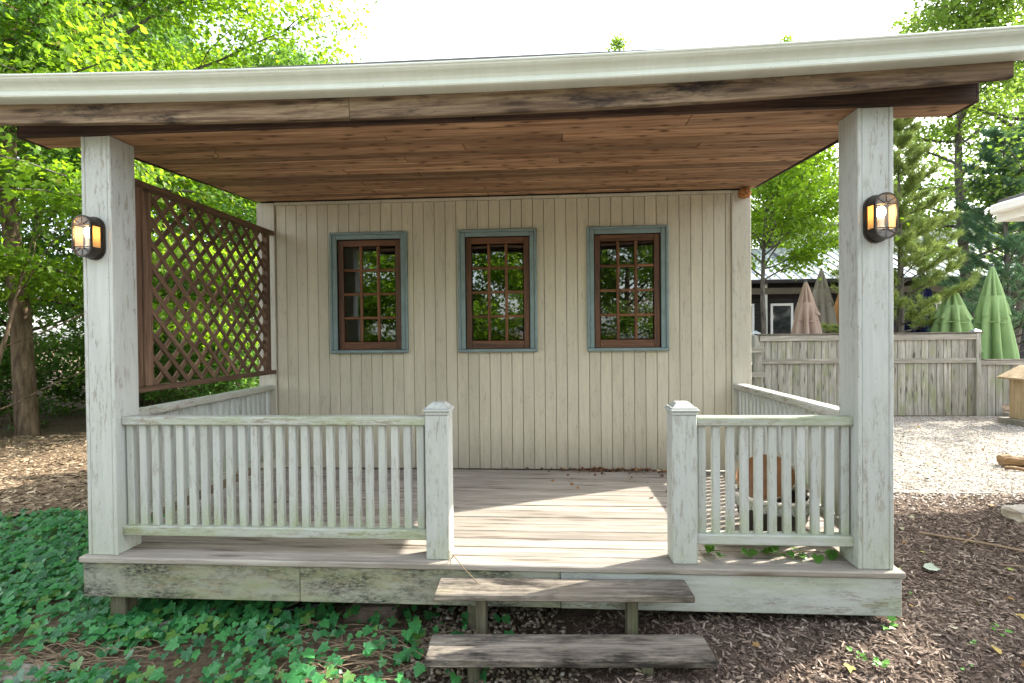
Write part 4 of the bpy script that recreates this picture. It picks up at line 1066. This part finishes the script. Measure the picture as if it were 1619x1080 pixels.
# neighbour outbuilding whose eave corner enters at the right edge
def outbuilding():
    H = thing('outbuilding', (11, .5, -.5), 'white eave corner of the building at the right edge of the yard', 'building')
    box('wall', (9.5, -4.4, -.5), (13.2, 3.4, 2.95), M_siding, H, 0)
    x0, xm, x1, y0, y1, z0, z1 = 8.86, 11.35, 13.84, -4.8, 3.95, 3.02, 3.75
    for a, b in ((x0, xm), (x1, xm)):
        mb = MB(); v = [(a, y0, z0), (b, y0, z1), (b, y1, z1), (a, y1, z0)]; v += [(p, q, r+.07) for p, q, r in v]
        mb.poly(v, [(0, 1, 2, 3), (7, 6, 5, 4), (0, 4, 5, 1), (1, 5, 6, 2), (2, 6, 7, 3), (3, 7, 4, 0)]); mb.build('roof', M_roof, H)
    box('soffit', (x0, y0, 2.81), (9.5, y1, 2.84), M_whitepaint, H, .004)
    box('fascia_board', (x0-.02, y0, 2.80), (x0-.001, y1, 3.05), M_whitepaint, H, .004)
    box('gutter', (x0-.13, y0, 2.90), (x0-.022, y1-.02, 3.02), M_whitepaint, H, .02)
    mb = MB(); v = [(x0, y1-.02, 2.84), (x1, y1-.02, 2.84), (x1, y1-.02, z0), (xm, y1-.02, z1), (x0, y1-.02, z0)]; v += [(a, b+.02, c) for a, b, c in v]
    mb.poly(v, [(0, 1, 2, 3, 4), (9, 8, 7, 6, 5), (0, 5, 6, 1), (1, 6, 7, 2), (2, 7, 8, 3), (3, 8, 9, 4), (4, 9, 5, 0)]); mb.build('gable_board', M_whitepaint, H)
outbuilding()
gl = thing('globe_lamp', (14.75, 12.5, -.5), 'lit three-globe lamp on a thin pole between the two green parasols', 'lamp')
MB().tube([(14.75, 12.5, -.5), (14.75, 12.5, 2.18)], .02, 8).build('pole', M_bronze, gl)
for dx, dz in ((0, .17), (-.12, .02), (.13, .06)):
    mb = MB(); bmesh.ops.create_icosphere(mb.bm, subdivisions=2, radius=.06); bmesh.ops.translate(mb.bm, vec=(14.75+dx, 12.45, 2.18+dz), verts=mb.bm.verts); mb.build('globe', M_globe, gl, smooth=True)

#TREES
# ------------------------------------------------------------------ trees and shrubs
def bark(name, dark, light, sc=1.0):
    t = NT(name); p = t.coord(); n = t.noise(t.mapping(p, (9*sc, 9*sc, 1.6*sc)), 1, 8, .72, .5); v = t.vor(t.mapping(p, (14*sc, 14*sc, 2.6*sc)), 1)
    c = t.mix(t.mr(n, .35, .66), dark, light); c = t.mix(t.mr(v, .5, .8, 0, .6), c, dark)
    t.bump(t.math('ADD', n, t.math('MULTIPLY', v, -.5)), 1, .03); return t.col(c, .95, .1)
M_bark = bark('brown_bark', (.045, .032, .022), (.20, .145, .10)); M_barkg = bark('grey_bark', (.05, .045, .038), (.20, .18, .15), 1.6)
M_leafA = leafmat('sunny_maple_leaf', (.07, .15, .02), (.15, .24, .022), (.36, .60, .025), .5, .6, odd=((.24, .20, .03), .05))
M_leafB = leafmat('deep_green_leaf', (.025, .075, .018), (.07, .155, .03), (.19, .38, .04), .5, .5, odd=((.16, .18, .03), .03))
M_leafC = leafmat('mid_green_leaf', (.05, .115, .024), (.115, .19, .034), (.32, .50, .06), .5, .55, odd=((.22, .20, .04), .03))
M_leafD = leafmat('yellowing_leaf', (.11, .12, .03), (.20, .17, .05), (.36, .36, .06), .55, .5, odd=((.26, .15, .05), .25))
M_needle = leafmat('pine_needle', (.12, .19, .06), (.24, .30, .085), (.46, .58, .14), .5, .55, odd=((.22, .14, .04), .04))
M_needleD = leafmat('blue_pine_needle', (.05, .13, .085), (.10, .20, .11), (.20, .38, .16), .5, .45, odd=((.24, .12, .03), .05))

def polyline(rng, p, d, L, n, up, wander):
    P = [np.array(p, float)]; d = np.array(d, float); d /= np.linalg.norm(d)
    for i in range(n):
        d = d + rng.normal(0, wander, 3) + np.array([0, 0, up]); d /= np.linalg.norm(d)
        P.append(P[-1] + d*L/n)
    return np.array(P)
def tubes_np(lines, n=5):
    """many tapered tubes in one numpy mesh"""
    VV, FF, off = [], [], 0
    for P, r0, r1, k in lines:
        m = len(P); T = np.gradient(P, axis=0); T = unit(T)
        ref = np.where(np.abs(T[:, 2:3]) > .85, np.array([[1., 0, 0]]), np.array([[0, 0, 1.]]))
        A = unit(np.cross(T, ref)); B = np.cross(T, A)
        r = np.linspace(r0, r1, m)[:, None, None]; a = np.arange(k)*2*PI/k
        V = P[:, None] + r*(A[:, None]*np.cos(a)[None, :, None] + B[:, None]*np.sin(a)[None, :, None])
        i = np.arange(m-1)[:, None]*k; j = np.arange(k)[None]; j2 = (j+1) % k
        F = np.stack([i+j, i+j2, i+k+j2, i+k+j], -1).reshape(-1, 4) + off
        VV.append(V.reshape(-1, 3)); FF.append(F); off += m*k
    return np.vstack(VV), np.vstack(FF)
def make_tree(name, base, h, r, lo, cr, nl, leaf_n, lsize, leafm, barkm, label, cat='tree', group=None, seed=1, up=.10, lean=(0, 0), spread=.42, stems=1, shape='oval', droop=0, flat=.5, leafT=LEAF4, sub=6, elev=(.15, .8)):
    rng = np.random.default_rng(seed)
    T = thing(name, base, label, cat, group)
    lines = []; tips = []          # tips: (point, direction)
    b = np.zeros(3)
    for s in range(stems):
        d0 = np.array([lean[0]+(rng.normal(0, .25) if stems > 1 else 0), lean[1]+(rng.normal(0, .25) if stems > 1 else 0), 1])
        hh = h*(1 if s == 0 else rng.uniform(.7, 1))
        trunk = polyline(rng, b+np.array([rng.normal(0, .12*(stems > 1)), rng.normal(0, .12*(stems > 1)), -.1]), d0, hh, 10, .05, .05)
        rs = r if stems == 1 else r*rng.uniform(.6, 1)
        lines.append((trunk, rs*1.15, rs*.15, 10)); tz = np.linspace(0, 1, len(trunk))
        for i in range(nl//stems):
            f = lo + (1-lo)*((i+rng.random())/(nl/stems))
            p = np.array([np.interp(f, tz, trunk[:, q]) for q in range(3)])
            g = (f-lo)/(1-lo+1e-6)
            prof = {'oval': (.55+.45*math.sin(PI*min(1, g*.85+.15)))*(1-.55*max(0, g-.6)/.4), 'cone': max(.12, 1-.95*g), 'vase': .5+.5*g}[shape]
            az = i*2.39996+rng.normal(0, .35); el = elev[0]+(elev[1]-elev[0])*g+rng.normal(0, .15)
            L = cr*prof*rng.uniform(.75, 1.15)
            P = polyline(rng, p, (math.cos(az)*math.cos(el), math.sin(az)*math.cos(el), math.sin(el)), L, 6, up*.5-droop*.12, .14)
            rr = max(.012, rs*.38*(1-.6*g)); lines.append((P, rr, .006, 5))
            for j in range(sub):
                t = .25+.75*(j+rng.random())/sub; q = np.array([np.interp(t, np.linspace(0, 1, len(P)), P[:, c]) for c in range(3)])
                dd = P[-1]-P[0]; dd /= np.linalg.norm(dd); side = np.cross(dd, [0, 0, 1]); sg = 1 if j % 2 else -1
                dv = dd*rng.uniform(.4, 1)+side*sg*rng.uniform(.4, 1)+np.array([0, 0, rng.normal(.05-droop*.3, .25)])
                Q = polyline(rng, q, dv, L*rng.uniform(.28, .5), 4, -.05-droop*.1, .12); lines.append((Q, max(.005, rr*.35), .003, 3)); tips.append(Q)
            tips.append(P[3:])
    V, F = tubes_np(lines)
    o = ob('trunk', npmesh('trunk', V, F, smooth=True), barkm, T, base)
    # leaves
    k = rng.integers(0, len(tips), leaf_n); t = rng.random(leaf_n)
    nodes = np.array([[np.interp(x, np.linspace(0, 1, len(P)), P[:, c]) for c in range(3) for x in (0, .34, .67, 1)] for P in tips]).reshape(-1, 3, 4)
    seg = np.minimum((t*3).astype(int), 2); fr = t*3-seg
    pos = nodes[k, :, seg]*(1-fr)[:, None] + nodes[k, :, seg+1]*fr[:, None]
    dirv = nodes[k, :, 3]-nodes[k, :, 0]
    pos = pos + rng.normal(0, spread*.5, (leaf_n, 3))*np.array([1, 1, flat])
    ld = unit(dirv)+rng.normal(0, .7, (leaf_n, 3))+np.array([0, 0, -.35-droop])
    nr = rng.normal(0, .45, (leaf_n, 3))+np.array([0, 0, 1])
    me = scatter('crown', pos, ld, nr, lsize*rng.uniform(.6, 1.2, leaf_n), *leafT)
    ob('crown', me, leafm, T, base)
    return T
def make_pine(base, h, cr, lo, nb, ntuft, mat, label, seed, nlen=.15, group=None):
    rng = np.random.default_rng(seed); T = thing('pine_tree', base, label, 'tree', group)
    trunk = polyline(rng, (0, 0, -.1), (0.02, 0, 1), h, 10, .1, .02); lines = [(trunk, .11, .012, 8)]; tips = []
    for i in range(nb):
        f = lo+(1-lo)*(i+rng.random())/nb; p = np.array([np.interp(f, np.linspace(0, 1, len(trunk)), trunk[:, q]) for q in range(3)])
        az = i*2.39996; L = cr*(1-.82*f)*rng.uniform(.8, 1.2); el = .15+.35*f
        P = polyline(rng, p, (math.cos(az)*math.cos(el), math.sin(az)*math.cos(el), math.sin(el)), L, 5, .05, .1); lines.append((P, .03*(1-.6*f), .005, 4)); tips.append(P[1:])
        for j in range(7):
            t = .25+.72*(j+rng.random())/7; q = np.array([np.interp(t, np.linspace(0, 1, len(P)), P[:, c]) for c in range(3)])
            dd = unit((P[-1]-P[0])[None])[0]; sd_ = np.cross(dd, [0, 0, 1])*(1 if j % 2 else -1)
            Q = polyline(rng, q, dd*.8+sd_*.7+np.array([0, 0, rng.normal(.15, .15)]), L*.35*rng.uniform(.6, 1.2), 3, .06, .1); lines.append((Q, .009, .003, 3)); tips.append(Q)
    V, F = tubes_np(lines); ob('trunk', npmesh('trunk', V, F, smooth=True), M_barkg, T, base)
    k = rng.integers(0, len(tips), ntuft); t = rng.random(ntuft)**.6
    C = np.array([[np.interp(tt, np.linspace(0, 1, len(tips[i])), tips[i][:, c]) for c in range(3)] for i, tt in zip(k, t)])
    Dv = unit(np.array([tips[i][-1]-tips[i][0] for i in k]))
    m = 18; pos = np.repeat(C, m, 0)+rng.normal(0, .025, (ntuft*m, 3)); dv = np.repeat(Dv, m, 0)*.7+rng.normal(0, .62, (ntuft*m, 3))+np.array([0, 0, .12])
    NT_ = np.array([(0, -.5, 0), (0, .5, 0), (1, 0, -.08)]); NF = np.array([(0, 1, 2)])
    sz = np.c_[nlen*rng.uniform(.7, 1.15, ntuft*m), np.full(ntuft*m, .010), np.full(ntuft*m, nlen)]
    ob('crown', scatter('crown', pos, dv, rng.normal(0, 1, (ntuft*m, 3)), sz, NT_, NF), mat, T, base)
    return T
# left side: the big sunlit maple over the roof, the trunk by the path, the wood behind
make_tree('maple_tree', (-6.0, 7.4, -.5), 11.5, .17, .22, 4.2, 42, 62000, .12, M_leafA, M_barkg, 'bright yellow-green maple overhanging the porch roof on the left', seed=5, droop=.5, spread=.55, up=.05, sub=7, leafT=LEAF8)
make_tree('maple_tree', (-7.2, 6.3, -.5), 12.5, .17, .40, 4.4, 34, 36000, .11, M_leafB, M_bark, 'dark green maple with thick furrowed trunk beside the straw path', seed=9, droop=.3, spread=.5, sub=7, lean=(.0, 0), leafT=LEAF8)
make_tree('maple_tree', (-9.6, 4.6, -.5), 10, .18, .22, 4.0, 30, 18000, .13, M_leafC, M_bark, 'green maple at the far left edge of the yard', seed=12, droop=.3, spread=.5, leafT=LEAF8)
make_tree('maple_tree', (-3.6, 9.5, -.5), 8.0, .12, .08, 3.0, 30, 17000, .12, M_leafB, M_barkg, 'leafy young maple seen through the lattice', seed=15, droop=.25, spread=.5, up=.06)
make_tree('bare_sapling', (-6.9, 5.35, -.5), 4.4, .05, .12, 3.0, 9, 500, .10, M_leafC, M_bark, 'thin sapling with long nearly bare arching branches before the thick maple trunk', seed=18, spread=.3, sub=2, droop=-.2, elev=(.2, .6), leafT=LEAF8)
wp = make_tree('woodland_tree', (-9.5, 11.5, -.5), 12, .16, .06, 4.4, 42, 22000, .15, M_leafB, M_bark, 'dark leafy woodland tree behind the straw path', group='woodland trees beyond the path', seed=21, spread=.7, droop=.2)
def copy_thing(o, loc, rz=0, s=1.0, label=None):
    c = o.copy(); COL.objects.link(c); c.location = loc; c.rotation_euler = (0, 0, rz); c.scale = (s, s, s)
    if label: c['label'] = label
    for ch in o.children:
        d = ch.copy(); COL.objects.link(d); d.parent = c
    return c
for x, y, rz, s in ((-14, 10, 1.1, 1.0), (-5.5, 13.5, 2.2, .9), (-12.5, 16, 3.4, 1.15), (-17, 15, 4.0, 1.2), (-16, 6.5, 5.0, 1.0), (-8, 18, 5.9, 1.1), (-21, 10, .6, 1.1), (-2.5, 16.5, 1.7, .75), (-14, 22, 2.9, 1.3)):
    copy_thing(wp, (x, y, -.5), rz, s)
# undergrowth
sh = make_tree('shrub', (-8.6, 7.3, -.5), 1.7, .03, .05, 1.0, 24, 4200, .085, M_leafB, M_bark, 'low leafy shrub growing at the wood edge', 'shrub', 'shrubs at the wood edge', seed=31, stems=4, spread=.25, sub=4)
for x, y, rz, s in ((-6.0, 7.9, 1, 1.0), (-4.9, 8.6, 2, 1.1), (-7.0, 9.0, 3, 1.3), (-10.4, 6.6, 4, 1.1), (-3.2, 7.3, 5, 1.0), (-2.0, 6.4, 1.7, .9), (-11.5, 8.8, 2.6, 1.4), (-9.3, 5.2, .4, .55), (-8.05, 5.55, 2.2, .5), (-1.3, 8, 3.1, 1.1), (-5.6, 10.4, .3, 1.4), (-8.6, 9.7, 4.4, 1.3)):
    copy_thing(sh, (x, y, -.5), rz, s)
# far trees over the roof
make_tree('distant_tree', (-10.6, 28, -.5), 18.6, .25, .35, 4.4, 30, 13000, .22, M_leafC, M_barkg, 'distant green tree top rising over the gutter beside the maple', group='far trees over the roof', seed=41, spread=.9)
make_tree('distant_tree', (-6.6, 30, -.5), 17.6, .25, .35, 3.2, 26, 8000, .22, M_leafD, M_barkg, 'distant rusty yellow tree top rising over the gutter', group='far trees over the roof', seed=42, spread=.8)
for (x, z, lb, sd_) in ((7.3, 15.2, 'leafy tree tip over the middle of the gutter', 51), (10.4, 14.9, 'small tree tip over the gutter between two larger ones', 52), (13.2, 15.7, 'leafy tree tip over the gutter nearest the right column', 53)):
    make_tree('distant_tree', (x, 22, -.5), z+.3, .18, .4, 2.4, 34, 6500, .17, M_leafC, M_barkg, lb, group='far trees over the roof', seed=sd_, spread=.4, shape='cone')
# right side
make_tree('young_tree', (8.0, 9.35, -.5), 7.4, .065, .44, 2.3, 38, 27000, .10, M_leafA, M_barkg, 'slim young yellow-green tree at the left end of the fence', seed=61, spread=.38, droop=.25, sub=6, elev=(.5, 1.05), leafT=LEAF8)
make_pine((11.75, 10.2, -.5), 7.4, 1.75, .26, 60, 5600, M_needle, 'feathery light green pine behind the fence beside the right column', 71)
make_pine((15.3, 11.4, -.5), 7.2, 2.3, .18, 70, 5500, M_needleD, 'dark blue-green pine behind the tall green parasol', 72)
make_tree('tall_tree', (16.2, 13.5, -.5), 14, .17, .28, 3.6, 34, 22000, .15, M_leafC, M_barkg, 'tall thin-trunked tree left of its twin at the right edge', seed=81, spread=.55, sub=6, group='tall trees at the right')
make_tree('tall_tree', (18.0, 14.6, -.5), 15, .20, .25, 3.8, 34, 24000, .15, M_leafC, M_barkg, 'tall dark-trunked tree at the right edge behind the pine', seed=82, spread=.55, sub=6, group='tall trees at the right')
make_tree('tall_tree', (12.5, 25.5, -.5), 13.0, .2, .12, 4.6, 44, 30000, .17, M_leafA, M_barkg, 'broad yellow-green tree behind the metal roof', seed=83, spread=.8)
make_tree('tall_tree', (18.5, 25.2, -.5), 12.5, .2, .15, 4.4, 40, 22000, .17, M_leafC, M_barkg, 'rounded green tree beyond the house behind the feathery pine', seed=84, spread=.8)
make_tree('tall_tree', (24, 21.5, -.5), 14, .2, .15, 4.5, 36, 13000, .19, M_leafC, M_barkg, 'leafy tree at the far right beyond the dark pine', seed=85, spread=.8)
# trees across the yard behind the photographer, seen mirrored in the panes
for x, y, hh, m, sd_, lb in ((-6.4, -13.4, 7, M_leafC, 91, 'leafy tree across the yard mirrored in the left window'), (-2.2, -14, 6.5, M_leafB, 92, 'dark leafy tree across the yard mirrored between the left and middle window'), (2.2, -13.6, 6, M_leafA, 93, 'sunlit yellow-green tree across the yard mirrored in the middle window'), (6.8, -14, 7, M_leafC, 94, 'leafy tree across the yard mirrored in the right window')):
    make_tree('yard_tree', (x, y, -.5), hh, .16, .02, 3.3, 44, 26000, .18, M_leafA if x < 5 else M_leafC, M_bark, lb, seed=sd_, spread=.6)
